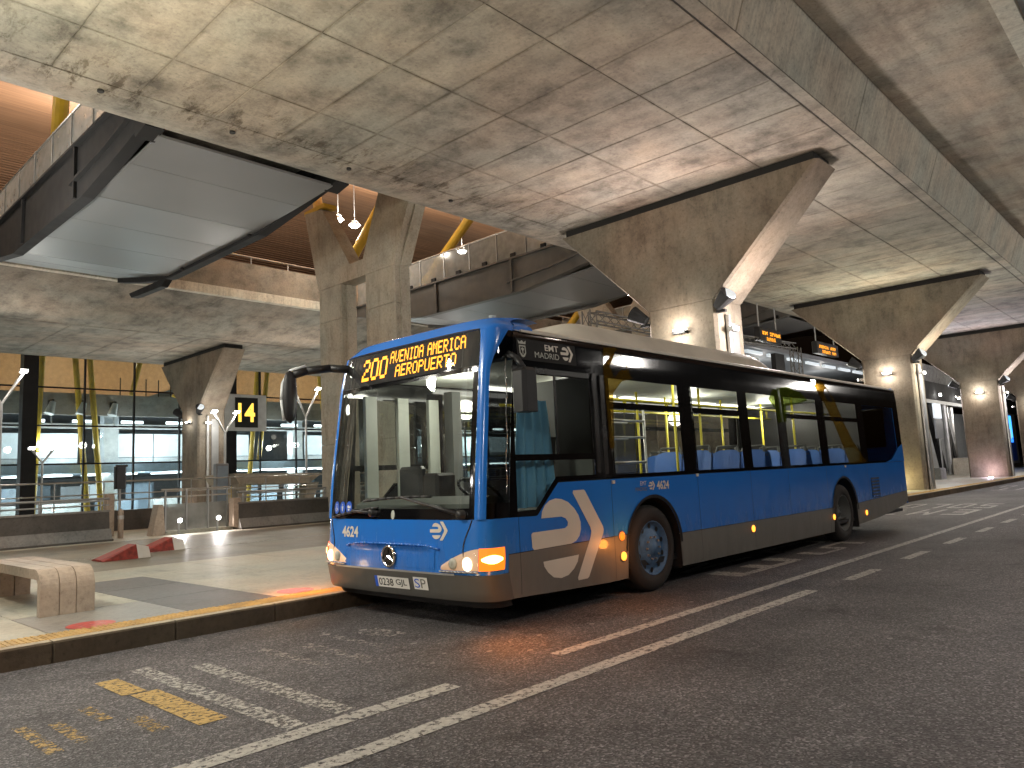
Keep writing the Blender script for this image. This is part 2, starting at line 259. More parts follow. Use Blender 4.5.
MAT = dict(
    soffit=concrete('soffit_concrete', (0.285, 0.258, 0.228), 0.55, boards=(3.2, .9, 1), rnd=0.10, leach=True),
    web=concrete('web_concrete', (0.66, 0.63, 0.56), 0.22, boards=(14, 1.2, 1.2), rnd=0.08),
    cant=concrete('cantilever_concrete', (0.40, 0.365, 0.32), 0.4, boards=(0.6, 5, 1)),
    slab=concrete('slab_concrete', (0.27, 0.245, 0.215), 0.4, boards=(0.5, 7, 1)),
    column=concrete('column_concrete', (0.225, 0.19, 0.157), 0.40, vstreak=True, rnd=0.06),
    pier=concrete('pier_concrete', (0.46, 0.43, 0.38), 0.22, vstreak=True, rnd=0.06),
    dark_joint=paint('joint_dark', (0.02, 0.019, 0.018), 0.9),
    road=asphalt('road_asphalt'),
    lane=concrete('lane_concrete', (0.20, 0.18, 0.145), 0.3, rough=0.45),
    pave_light=concrete('paving_light', (0.46, 0.44, 0.375), 0.2, rnd=0.06, rough=0.48),
    pave_mid=concrete('paving_mid', (0.29, 0.275, 0.26), 0.18, rnd=0.06, rough=0.4),
    pave_dark=concrete('paving_dark', (0.15, 0.145, 0.15), 0.2, rnd=0.08, rough=0.5),
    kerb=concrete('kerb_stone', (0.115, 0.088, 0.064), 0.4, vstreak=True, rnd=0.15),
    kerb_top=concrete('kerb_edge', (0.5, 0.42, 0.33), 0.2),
    tactile=paint('tactile_yellow', (0.52, 0.33, 0.11), 0.6, var=0.25, scale=5, bump=0.2),
    bench=concrete('bench_stone', (0.44, 0.36, 0.30), 0.2, rnd=0.02, rough=0.55),
    white_line=roadpaint('line_white', (0.52, 0.50, 0.46), 0.445, 20),
    worn_line=roadpaint('line_white_worn', (0.55, 0.53, 0.49), 0.505, 24),
    yellow_line=roadpaint('line_yellow', (0.58, 0.39, 0.13), 0.45, 22),
    yellow_worn=roadpaint('line_yellow_worn', (0.5, 0.33, 0.10), 0.52, 22),
    red=paint('red_paint', (0.26, 0.035, 0.025), 0.6, var=0.45, scale=14),
    sticker=roadpaint('sticker_red', (0.62, 0.07, 0.06), 0.30, 6, 0.35),
    sticker_print=roadpaint('sticker_print', (0.7, 0.5, 0.45), 0.5, 20, 0.4),
    white=paint('white_paint', (0.72, 0.70, 0.66), 0.5, var=0.1),
    bluepaint=bodypaint('bus_blue', (0.018, 0.18, 0.66), .22),
    busgrey=bodypaint('bus_grey', (0.150, 0.147, 0.132), .42),
    busblack=paint('bus_black_gloss', (0.006, 0.006, 0.007), 0.08, coat=0.5, var=0.1),
    blackplastic=paint('black_plastic', (0.012, 0.012, 0.013), 0.45),
    busroof=paint('bus_roof', (0.60, 0.57, 0.50), 0.5, var=0.12, scale=2.5),
    vinyl=paint('vinyl_cream', (0.66, 0.62, 0.54), 0.4, var=0.04),
    steel=paint('steel', (0.55, 0.55, 0.54), 0.32, 1.0),
    steel_dull=paint('galvanised', (0.40, 0.41, 0.41), 0.5, 0.8),
    girder=paint('girder_black', (0.009, 0.009, 0.010), 0.8, var=0.25),
    girder_grey=paint('girder_grey', (0.085, 0.08, 0.072), 0.5, var=0.2),
    panel=paint('soffit_panel_metal', (0.19, 0.19, 0.192), 0.42, 0.35, var=0.07, scale=0.8),
    tyre=paint('tyre', (0.022, 0.020, 0.019), 0.85, bump=0.3),
    rim=paint('rim_blue', (0.06, 0.14, 0.27), 0.5, 0.1, var=0.2, scale=20),
    wood=slatwood('bamboo', (0.28, 0.16, 0.095)),
    wood_back=paint('roof_backing', (0.10, 0.030, 0.012), 0.9),
    yellow=paint('strut_yellow', (0.66, 0.43, 0.04), 0.4),
    yellow_pole=paint('pole_yellow', (0.72, 0.62, 0.05), 0.35),
    seat=paint('seat_blue', (0.02, 0.11, 0.40), 0.5),
    curtain=paint('curtain_blue', (0.20, 0.52, 0.80), 0.7),
    cabin=paint('cabin_grey', (0.10, 0.105, 0.10), 0.6),
    cabin_light=paint('cabin_light', (0.46, 0.48, 0.43), 0.5),
    chrome=paint('chrome', (0.8, 0.8, 0.8), 0.12, 1.0, var=0.02),
    bar_dark=concrete('barrier_dark', (0.085, 0.078, 0.072), 0.2, rnd=0.05, rough=0.6),
    bar_light=concrete('barrier_light', (0.23, 0.225, 0.22), 0.2, rnd=0.05),
    ext_glass=glass('facade_glass', (0.80, 0.87, 0.87), 1.0, 0.0, 0.04),
    rail_glass=glass('rail_glass', (0.75, 0.78, 0.77), 0.7, 0.12, 0.15, 0.30),
    bus_glass=glass('bus_glass', (0.72, 0.75, 0.72), 1.4, 0.0, 0.03),
    dark_glass=glass('bus_dark_glass', (0.16, 0.17, 0.17), 1.6, 0.0, 0.0),
    screen_glass=glass('windscreen_glass', (0.84, 0.90, 0.86), 1.3, 0.0, 0.05),
    lamp_white=emit('lamp_white', (1.0, 0.97, 0.90), 22),
    lamp_cool=emit('lamp_cool', (0.80, 0.92, 1.0), 3.0),
    strip=emit('strip_white', (0.93, 0.97, 1.0), 5.0),
    strip_bus=emit('strip_bus', (1.0, 0.95, 0.84), 5.0),
    lit_panel=emit('lit_panel', (0.86, 0.95, 1.0), 0.38, (0.6, 0.65, 0.68)),
    lit_wood=paint('interior_wood', (0.58, 0.36, 0.19), 0.5),
    inner_white=paint('interior_white', (0.66, 0.69, 0.71), 0.5),
    inner_grey=paint('interior_grey', (0.22, 0.235, 0.25), 0.5),
    inner_blue=paint('interior_blue', (0.24, 0.31, 0.38), 0.35),
    amber_led=emit('amber_led', (1.0, 0.34, 0.012), 2.3, (0.05, 0.03, 0.01)),
    amber_lamp=emit('amber_lamp', (1.0, 0.16, 0.008), 1.25, (0.18, 0.06, 0.01)),
    amber_hot=emit('amber_hot', (1.0, 0.52, 0.12), 9.0, (0.6, 0.3, 0.05)),
    amber_dim=emit('amber_dim', (1.0, 0.30, 0.03), 2.2, (0.6, 0.3, 0.05)),
    head_lamp=emit('head_lamp', (1.0, 0.72, 0.44), 2.2, (0.7, 0.7, 0.6)),
    sign_black=paint('sign_black', (0.012, 0.012, 0.012), 0.35),
    sign_yellow=emit('sign_yellow', (1.0, 0.66, 0.10), 0.9, (0.8, 0.5, 0.05)),
    blue_screen=emit('blue_screen', (0.05, 0.36, 1.0), 1.6),
    blue_sign=paint('blue_sign', (0.02, 0.10, 0.55), 0.4),
    orange_paper=paint('orange_paper', (0.75, 0.22, 0.07), 0.6),
    dot_black=paint('display_black', (0.008, 0.008, 0.008), 0.6, spec=.25),
)

# ------------------------------------------------------------------ mesh helpers
class MB:
    def __init__(s): s.v = []; s.f = []
    def add(s, vs, fs):
        o = len(s.v); s.v += [tuple(p) for p in vs]; s.f += [tuple(i + o for i in q) for q in fs]; return s
    def box(s, x0, x1, y0, y1, z0, z1):
        return s.add([(x0, y0, z0), (x1, y0, z0), (x1, y1, z0), (x0, y1, z0), (x0, y0, z1), (x1, y0, z1), (x1, y1, z1), (x0, y1, z1)],
                     [(0, 3, 2, 1), (4, 5, 6, 7), (0, 1, 5, 4), (1, 2, 6, 5), (2, 3, 7, 6), (3, 0, 4, 7)])
    def cbox(s, x0, x1, y0, y1, z0, z1, c=0.02):
        """box with chamfered upright edges and top rim"""
        a = [(x0 + c, y0), (x1 - c, y0), (x1, y0 + c), (x1, y1 - c), (x1 - c, y1), (x0 + c, y1), (x0, y1 - c), (x0, y0 + c)]
        i = [(min(max(x, x0 + c), x1 - c), min(max(y, y0 + c), y1 - c)) for x, y in a]
        vs = [(x, y, z0) for x, y in a] + [(x, y, z1 - c) for x, y in a] + [(x, y, z1) for x, y in i]
        fs = [tuple(range(7, -1, -1)), tuple(range(16, 24))]
        for k in range(8):
            j = (k + 1) % 8
            fs += [(k, j, 8 + j, 8 + k), (8 + k, 8 + j, 16 + j, 16 + k)]
        return s.add(vs, fs)
    def tube(s, p0, p1, r0, r1=None, n=8, cap=True):
        p0, p1 = Vector(p0), Vector(p1); r1 = r0 if r1 is None else r1
        d = (p1 - p0).normalized()
        a = d.orthogonal().normalized(); b = d.cross(a)
        vs = []
        for p, r in ((p0, r0), (p1, r1)):
            for k in range(n):
                t = 2 * math.pi * k / n; vs.append(p + a * r * math.cos(t) + b * r * math.sin(t))
        fs = [(k, (k + 1) % n, n + (k + 1) % n, n + k) for k in range(n)]
        if cap: fs += [tuple(range(n - 1, -1, -1)), tuple(range(n, 2 * n))]
        return s.add(vs, fs)
    def path(s, pts, r, n=8):
        for a, b in zip(pts, pts[1:]): s.tube(a, b, r, r, n)
        return s
    def beam(s, p0, p1, w, h, upv=(0, 0, 1)):
        p0, p1 = Vector(p0), Vector(p1); d = (p1 - p0).normalized()
        a = d.cross(Vector(upv)).normalized() * (w / 2); b = a.cross(d).normalized() * (h / 2)
        vs = [p + sx * a + sy * b for p in (p0, p1) for sx, sy in ((-1, -1), (1, -1), (1, 1), (-1, 1))]
        return s.add(vs, [(0, 3, 2, 1), (4, 5, 6, 7), (0, 1, 5, 4), (1, 2, 6, 5), (2, 3, 7, 6), (3, 0, 4, 7)])
    def prism(s, poly, axis, a0, a1):
        """poly: 2D points; axis x: (y,z), y: (x,z), z: (x,y)"""
        def mk(p, a): return {'x': (a, p[0], p[1]), 'y': (p[0], a, p[1]), 'z': (p[0], p[1], a)}[axis]
        n = len(poly)
        s.add([mk(p, a0) for p in poly] + [mk(p, a1) for p in poly],
              [tuple(range(n)), tuple(range(2 * n - 1, n - 1, -1))] + [(k, n + k, n + (k + 1) % n, (k + 1) % n) for k in range(n)])
        return s
    def lathe(s, prof, c, axis='y', n=32, closed=False, cap=True):
        """prof: (radius, offset along axis)"""
        vs = []
        for r, o in prof:
            for k in range(n):
                t = 2 * math.pi * k / n; u, w = r * math.cos(t), r * math.sin(t)
                vs.append({'y': (c[0] + u, c[1] + o, c[2] + w), 'x': (c[0] + o, c[1] + u, c[2] + w), 'z': (c[0] + u, c[1] + w, c[2] + o)}[axis])
        m = len(prof); fs = []
        for i in range(m - 1 + (1 if closed else 0)):
            for k in range(n):
                j = (k + 1) % n; i2 = (i + 1) % m
                fs.append((i * n + k, i * n + j, i2 * n + j, i2 * n + k))
        if not closed and cap:
            fs += [tuple(range(n)), tuple(range((m - 1) * n, m * n))]
        return s.add(vs, fs)
    def grid(s, P, nu, nv):
        vs = [P(i / nu, j / nv) for i in range(nu + 1) for j in range(nv + 1)]
        return s.add(vs, [(i * (nv + 1) + j, (i + 1) * (nv + 1) + j, (i + 1) * (nv + 1) + j + 1, i * (nv + 1) + j + 1) for i in range(nu) for j in range(nv)])

ORG = {}
def mesh(name, mb, m, org=(0, 0, 0), smooth=False, fixn=True, bevel=0):
    me = bpy.data.meshes.new(name)
    me.from_pydata([(x - org[0], y - org[1], z - org[2]) for x, y, z in mb.v], [], mb.f)
    if fixn:
        bm = bmesh.new(); bm.from_mesh(me); bmesh.ops.recalc_face_normals(bm, faces=bm.faces)
        if bevel: bmesh.ops.bevel(bm, geom=list(bm.edges), offset=bevel, segments=2, affect='EDGES', profile=0.6)
        bm.to_mesh(me); bm.free()
    if m: me.materials.append(MAT[m] if isinstance(m, str) else m)
    if smooth: me.polygons.foreach_set('use_smooth', [True] * len(me.polygons))
    return me
def raw(name, me, parent=None, loc=(0, 0, 0)):
    o = bpy.data.objects.new(name, me); COL.objects.link(o); o.location = loc
    if parent is not None: o.parent = parent
    return o
def part(name, mb, m, parent, smooth=False, fixn=True, bevel=0):
    org = ORG[parent.name]
    o = raw(name, mesh(name, mb, m, org, smooth, fixn, bevel), parent); ORG[o.name] = org
    return o
def piece(name, me, parent, wloc):
    org = ORG[parent.name]
    o = raw(name, me, parent, (wloc[0] - org[0], wloc[1] - org[1], wloc[2] - org[2])); ORG[o.name] = wloc
    return o
def tag(o, label, cat, group=None):
    o['label'] = label; o['category'] = cat
    if group: o['group'] = group
    return o
def thing(name, label, cat, loc=(0, 0, 0), group=None):
    o = bpy.data.objects.new(name, None); COL.objects.link(o); o.location = loc; o.empty_display_size = 0.2
    ORG[o.name] = tuple(loc)
    return tag(o, label, cat, group)
def single(name, mb, m, label, cat, group=None, org=None, smooth=False, bevel=0):
    if org is None: org = (sum(v[0] for v in mb.v) / len(mb.v), sum(v[1] for v in mb.v) / len(mb.v), min(v[2] for v in mb.v))
    o = raw(name, mesh(name, mb, m, org, smooth, True, bevel), None, org); ORG[o.name] = tuple(org)
    return tag(o, label, cat, group)
def struct(name, mb, m, loc=(0, 0, 0)):
    o = raw(name, mesh(name, mb, m, loc), None, loc); o['kind'] = 'structure'; ORG[o.name] = tuple(loc)
    return o
def dup(o, dloc, parent=None):
    c = o.copy(); COL.objects.link(c); c.parent = parent
    if parent is None: c.location = tuple(a + b for a, b in zip(o.location, dloc))
    ORG[c.name] = tuple(a + b for a, b in zip(ORG.get(o.name, (0, 0, 0)), dloc))
    for ch in [x for x in COL.objects if x.parent == o and x is not c]: dup(ch, dloc, c)
    return c
def lamp(kind, loc, power, color, radius=0.05, parent=None, direction=None, angle=None, blend=0.5):
    ld = bpy.data.lights.new('lamp_light', kind); ld.energy = power; ld.color = color; ld.shadow_soft_size = radius
    if kind == 'SPOT': ld.spot_size = R(angle); ld.spot_blend = blend
    o = bpy.data.objects.new('lamp_light', ld); COL.objects.link(o)
    org = ORG[parent.name] if parent else (0, 0, 0)
    o.location = tuple(a - b for a, b in zip(loc, org))
    if parent: o.parent = parent
    if direction: o.rotation_euler = Vector(direction).to_track_quat('-Z', 'Y').to_euler()
    return o

def text_polys(body, size, bold=0.0, extrude=0.0):
    cu = bpy.data.curves.new('t', 'FONT'); cu.body = body; cu.size = size; cu.offset = bold; cu.resolution_u = 3
    cu.align_x = 'LEFT'
    o = bpy.data.objects.new('t', cu); COL.objects.link(o)
    dg = bpy.context.evaluated_depsgraph_get(); dg.update()
    me = bpy.data.meshes.new_from_object(o.evaluated_get(dg))
    vs = [tuple(v.co) for v in me.vertices]; fs = [tuple(p.vertices) for p in me.polygons]
    bpy.data.objects.remove(o); bpy.data.curves.remove(cu); bpy.data.meshes.remove(me)
    return vs, fs
def text_mb(body, height, fn, width=None, bold=0.0):
    """text fitted to a height (and width), its points mapped through fn(u, v)"""
    vs, fs = text_polys(body, 1.0, bold)
    x0, x1 = min(v[0] for v in vs), max(v[0] for v in vs); y0, y1 = min(v[1] for v in vs), max(v[1] for v in vs)
    k = height / (y1 - y0); kx = k if width is None else width / (x1 - x0)
    mb = MB(); mb.add([fn((v[0] - x0) * kx, (v[1] - y0) * k) for v in vs], fs)
    return mb, (x1 - x0) * kx

# ------------------------------------------------------------------ ground, roads, platform
ZP = 0.17                      # platform level above the carriageway
KY = 7.17                      # kerb face
struct('ground', MB().box(-300, 400, -300, 400, -0.6, -0.05), 'road')
struct('road', MB().box(-60, 120, -40, KY, -0.04, 0.0), 'road')
plat = struct('platform', MB().box(-60, 120, KY + 0.13, 90, -0.04, ZP - 0.03), 'pave_mid')

# kerb stones and grooved yellow tactile tiles
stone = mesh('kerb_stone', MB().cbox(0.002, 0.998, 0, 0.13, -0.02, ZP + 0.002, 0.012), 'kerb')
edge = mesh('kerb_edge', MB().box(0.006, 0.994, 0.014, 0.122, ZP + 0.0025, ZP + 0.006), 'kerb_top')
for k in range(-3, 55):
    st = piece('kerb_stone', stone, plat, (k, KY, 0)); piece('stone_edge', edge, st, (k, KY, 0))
tm = MB().box(0.004, 0.396, 0.004, 0.33, -0.02, 0.0)
for q in range(8): tm.box(0.018 + q * 0.047, 0.044 + q * 0.047, 0.01, 0.325, 0.0, 0.006)
tile = mesh('tactile_tile', tm, 'tactile')
for k in range(0, 115):
    if 4 < 0.4 * k < 20 and 0.4 * k > 8: continue
    piece('tactile_tile', tile, plat, (0.4 * k, KY + 0.13, ZP))
struct('tactile_bed', MB().box(-60, 120, KY + 0.131, KY + 0.46, ZP - 0.0295, ZP - 0.012), 'tactile')

# large paving slabs: light, with a dark cross band of rougher slabs
def slabmesh(m, w, d):
    return mesh('paving_slab', MB().cbox(0.004, w - 0.004, 0.004, d - 0.004, -0.028, 0.0, 0.006), m)
bands = [(-2.2, 0.95, 'pave_light'), (-1.25, 0.95, 'pave_dark'), (-0.3, 1.2, 'pave_light'), (0.9, 1.2, 'pave_light'), (2.1, 1.22, 'pave_mid'), (3.32, 0.98, 'pave_dark')] + \
        [(4.30 + 1.2 * i, 1.2, 'pave_light') for i in range(5)] + [(10.3, 0.98, 'pave_dark')] + [(11.28 + 2.4 * i, 2.4, 'pave_light') for i in range(18)]
ys = [(7.635, 1.25), (8.885, 1.25), (10.135, 1.25), (11.385, 1.5)]
for bx, bw, bm_ in bands:
    for yy, dd in ys:
        m_ = 'pave_light' if (bm_ != 'pave_light' and yy > 11) else bm_
        if bm_ == 'pave_mid' and yy > 8.8: m_ = 'pave_light'
        piece('paving_slab', slabmesh(m_, bw, dd), plat, (bx, yy, ZP))
struct('bus_lane', MB().box(-60, 120, 12.889, 20.2, ZP - 0.0295, ZP - 0.004), 'lane')
apron = struct('apron', MB().box(-60, 120, 20.204, 90, ZP - 0.0295, ZP + 0.002), 'pave_light')
struct('lane_line', MB().box(-60, 120, 15.6, 15.72, ZP - 0.003, ZP + 0.001), 'worn_line')

# painted markings on the carriageway (own sheets 4 mm up)
def mark(name, mb, m, label, cat='road marking', group=None):
    o = struct(name, mb, m); o['label'] = label
    return o
def sheet(x0, x1, y0, y1, z=0.004): return MB().add([(x0, y0, z), (x1, y0, z), (x1, y1, z), (x0, y1, z)], [(0, 1, 2, 3)])
road = bpy.data.objects['road']
def rmark(name, mb, m): return part(name, mb, m, road, fixn=False)
rmark('lane_edge_line', sheet(-3, 8.1, 3.28, 3.42), 'white_line')
dash = mesh('lane_dash', sheet(0, 1.0, 0, 0.13), 'white_line', fixn=False)
for k in range(22): piece('lane_dash', dash, road, (8.97 + 2.12 * k, 3.22, 0))
rmark('bay_line', sheet(0.6, 3.44, 3.80, 3.95), 'white_line')
rmark('bay_line', sheet(4.45, 60, 3.78, 3.90), 'white_line')
rmark('worn_cross_line', sheet(2.28, 2.42, 3.97, 6.3), 'worn_line')
rmark('worn_cross_line', sheet(2.62, 2.76, 4.0, 6.0), 'worn_line')
for x0, x1, y0, y1 in ((3.5, 3.62, 5.0, 5.9), (3.85, 3.95, 5.1, 6.2), (3.2, 3.3, 5.1, 6.1), (4.1, 4.35, 5.5, 6.0)):
    rmark('worn_scrape', sheet(x0, x1, y0, y1), roadpaint('scrape', (0.4, 0.37, 0.34), 0.53, 14))
rmark('yellow_line', sheet(2.02, 2.20, 4.50, 5.55), 'yellow_line')
rmark('yellow_line', sheet(1.98, 2.14, 5.58, 6.12), 'yellow_line')
for x0, x1, y0, y1 in ((1.30, 1.38, 4.7, 5.4), (1.46, 1.54, 4.75, 5.3), (1.80, 1.90, 4.6, 5.0), (1.68, 1.76, 5.1, 5.5)):
    rmark('worn_yellow_line', sheet(x0, x1, y0, y1), 'yellow_worn')

# lettering: read by drivers heading towards -x, their left is -y
def letter_strokes(ch):
    t = 0.22
    if ch == 'E': return [(0, t * 1.1, 0, 1), (t, 1, 0, .16), (t, 1, .84, 1), (t, .85, .42, .58)]
    if ch == 'T': return [(0, 1, .87, 1), (.40, .60, 0, .87)]
    if ch == 'L': return [(0, t * 1.2, 0, 1), (t, 1, 0, .13)]
    if ch == 'M': return [(0, .2, 0, 1), (.8, 1, 0, 1)]
    if ch == 'O': return [(0, .2, .10, .90), (.8, 1, .10, .90), (.12, .88, 0, .13), (.12, .88, .87, 1)]
    if ch == 'S': return [(.05, .95, 0, .13), (.05, .95, .87, 1), (.05, .95, .44, .56), (0, .2, .5, .94), (.8, 1, .06, .5)]
def roadword(word, x_top, x_bot, y0, lw, gap):
    for i, ch in enumerate(word):
        mb = MB(); yb = y0 + i * (lw + gap)
        for n_, (a, b, c, d) in enumerate(letter_strokes(ch)):
            z = 0.004 + 0.0006 * n_
            f = lambda u, v: (x_bot + (x_top - x_bot) * v, yb + u * lw, z)
            mb.add([f(a, c), f(b, c), f(b, d), f(a, d)], [(0, 1, 2, 3)])
        if ch == 'M':
            for sgn in (0, 1):
                f = lambda u, v: (x_bot + (x_top - x_bot) * v, yb + (u if not sgn else 1 - u) * lw, 0.0062 + 0.0006 * sgn)
                mb.add([f(0, 1), f(.2, 1), f(.58, .45), f(.42, .45)], [(0, 1, 2, 3)])
        rmark('letter', mb, 'white_line')
for xo in (0.0, 10.9, 24.0):
    roadword('EMT', 8.72 + xo, 10.6 + xo, 4.46, 0.5, 0.26)
    roadword('SOLO', 11.2 + xo, 13.1 + xo, 4.42, 0.42, 0.2)

# cat's-eye studs / flat white discs spilled over the asphalt by the bus
rnd = random.Random(3)
mbs = MB()
for (x, y) in [(4.0, 4.6), (4.25, 4.35), (4.6, 4.75), (4.45, 4.1), (4.9, 4.4), (5.2, 4.15), (5.05, 4.62), (5.5, 4.3), (3.75, 4.45), (4.75, 4.9), (5.9, 4.0), (6.3, 4.3), (4.1, 5.1), (3.5, 4.9), (6.9, 4.1), (2.9, 2.6), (6.2, 2.0)]:
    a = 0.012 + rnd.random() * 0.016
    mbs.add([(x + a * 1.4 * math.cos(t), y + a * math.sin(t), 0.004) for t in [k * math.pi / 4 for k in range(8)]], [tuple(range(8))])
gum = part('gum_spot', mbs, paint('gum', (.26, .25, .24), .7), road, fixn=False); gum['kind'] = 'stuff'

# ------------------------------------------------------------------ elevated roadways
ZC = 7.76
def deck(name, label, yo, near_edge, xs, ys_, split, left_profile, x0=-45, x1=95):
    d = thing(name, label, 'viaduct', (15, yo + 8.77, ZC))
    # closed shell behind the soffit panels
    pr = [(yo + 4.62, ZC + .02), (yo + 12.1, ZC + .02)] + left_profile + [(yo + 4.3, ZC + 2.2), (near_edge, ZC + 1.55), (near_edge, ZC + 1.02), (yo + 4.21, ZC + 1.02)]
    part('deck_slab', MB().prism(pr, 'x', x0, x1), 'slab', d)
    # soffit formwork panels
    def pan(w, dd):
        c, g, t = 0.02, 0.0045, 0.022
        v = [(g, g, t), (w - g, g, t), (w - g, dd - g, t), (g, dd - g, t)]
        v += [(g, g, c * .4), (w - g, g, c * .4), (w - g, dd - g, c * .4), (g, dd - g, c * .4)]
        h = g + 0.006
        v += [(h, h, 0), (w - h, h, 0), (w - h, dd - h, 0), (h, dd - h, 0)]
        m = MB().add(v, [(11, 10, 9, 8), (0, 1, 5, 4), (1, 2, 6, 5), (2, 3, 7, 6), (3, 0, 4, 7), (4, 5, 9, 8), (5, 6, 10, 9), (6, 7, 11, 10), (7, 4, 8, 11)])
        return mesh('soffit_panel', m, 'soffit')
    for j in range(len(ys_) - 1):
        me = pan(split, ys_[j + 1] - ys_[j])
        for x in xs: piece('soffit_panel', me, d, (x, ys_[j], ZC + rnd.uniform(-.002, .002)))
    a, b = xs[0], xs[-1] + split
    part('soffit_slab', MB().box(x0, a - .01, ys_[0], ys_[-1], ZC, ZC + .018), 'soffit', d)
    part('soffit_slab', MB().box(b + .01, x1, ys_[0], ys_[-1], ZC, ZC + .018), 'soffit', d)
    return d
lp = [(12.6, 7.79), (12.95, 7.82), (13.25, 7.89), (13.48, 8.0), (13.6, 8.15), (13.64, 8.4), (13.64, 9.5)]
gx = [3.13 + 1.245 * k for k in range(-2, 36)]
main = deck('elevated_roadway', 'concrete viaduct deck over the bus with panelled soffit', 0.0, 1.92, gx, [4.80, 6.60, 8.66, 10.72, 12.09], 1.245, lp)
part('edge_nose', MB().prism([(12.1, ZC - .001), (12.6, ZC + .015), (12.95, ZC + .05), (13.25, ZC + .12), (13.5, ZC + .23), (13.63, ZC + .38), (13.66, ZC + .64), (13.66, ZC + .9), (12.1, ZC + .9)], 'x', -45, 95), 'soffit', main)
part('edge_strip', MB().box(-45, 95, 4.55, 4.775, ZC - .004, ZC + .019), 'soffit', main)
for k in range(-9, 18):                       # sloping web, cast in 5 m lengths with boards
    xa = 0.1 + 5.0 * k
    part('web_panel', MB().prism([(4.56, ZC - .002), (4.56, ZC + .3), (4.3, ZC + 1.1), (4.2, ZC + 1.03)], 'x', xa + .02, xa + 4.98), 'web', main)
for k in range(-4, 10):
    part('cantilever_panel', MB().box(.0 + 10 * k, 9.98 + 10 * k, 1.93, 4.19, ZC + 1.0, ZC + 1.018), 'cant', main)
part('edge_beam', MB().box(-45, 95, 1.62, 1.91, ZC + .86, ZC + 1.9), 'web', main)
part('edge_angle', MB().box(-45, 95, 1.30, 1.60, ZC + .93, ZC + 1.0), 'steel_dull', main)
part('groove', MB().box(-45, 95, 4.776, 4.80, ZC + .006, ZC + .017), 'dark_joint', main)
# water stains along the outer edge: drain spouts
for x in (3.9, 6.1, 8.6, 11.4):
    part('drain_spout', MB().tube((x, 12.35, ZC + .06), (x, 12.35, ZC - .03), .05, .05, 10), 'dark_joint', main)

lpf = [(38.9, 7.79), (39.5, 7.9), (39.9, 8.2), (39.9, 9.5)]
gxf = [4.0 + 2.49 * k for k in range(0, 14)]
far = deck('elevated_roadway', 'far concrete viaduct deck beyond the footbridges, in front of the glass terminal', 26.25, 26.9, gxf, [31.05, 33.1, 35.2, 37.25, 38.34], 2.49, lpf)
part('haunch', MB().prism([(31.0, ZC - .002), (31.0, ZC + .9), (26.9, ZC + 1.0), (26.9, ZC + .82), (28.2, ZC + .60), (29.4, ZC + .30), (30.2, ZC + .09)], 'x', -45, 95), 'soffit', far)
part('edge_lip', MB().box(-45, 95, 26.62, 26.88, ZC + .80, ZC + 1.14), 'web', far)
part('parapet', MB().box(-45, 95, 26.72, 26.96, ZC + 1.145, ZC + 2.25), 'slab', far)
rail = part('handrail', MB().path([(-45, 26.8, ZC + 2.55), (95, 26.8, ZC + 2.55)], .035), 'steel', far)
for k in range(30): part('rail_post', MB().tube((-2 + 1.6 * k, 26.8, ZC + 2.25), (-2 + 1.6 * k, 26.8, ZC + 2.55), .02), 'steel', far)

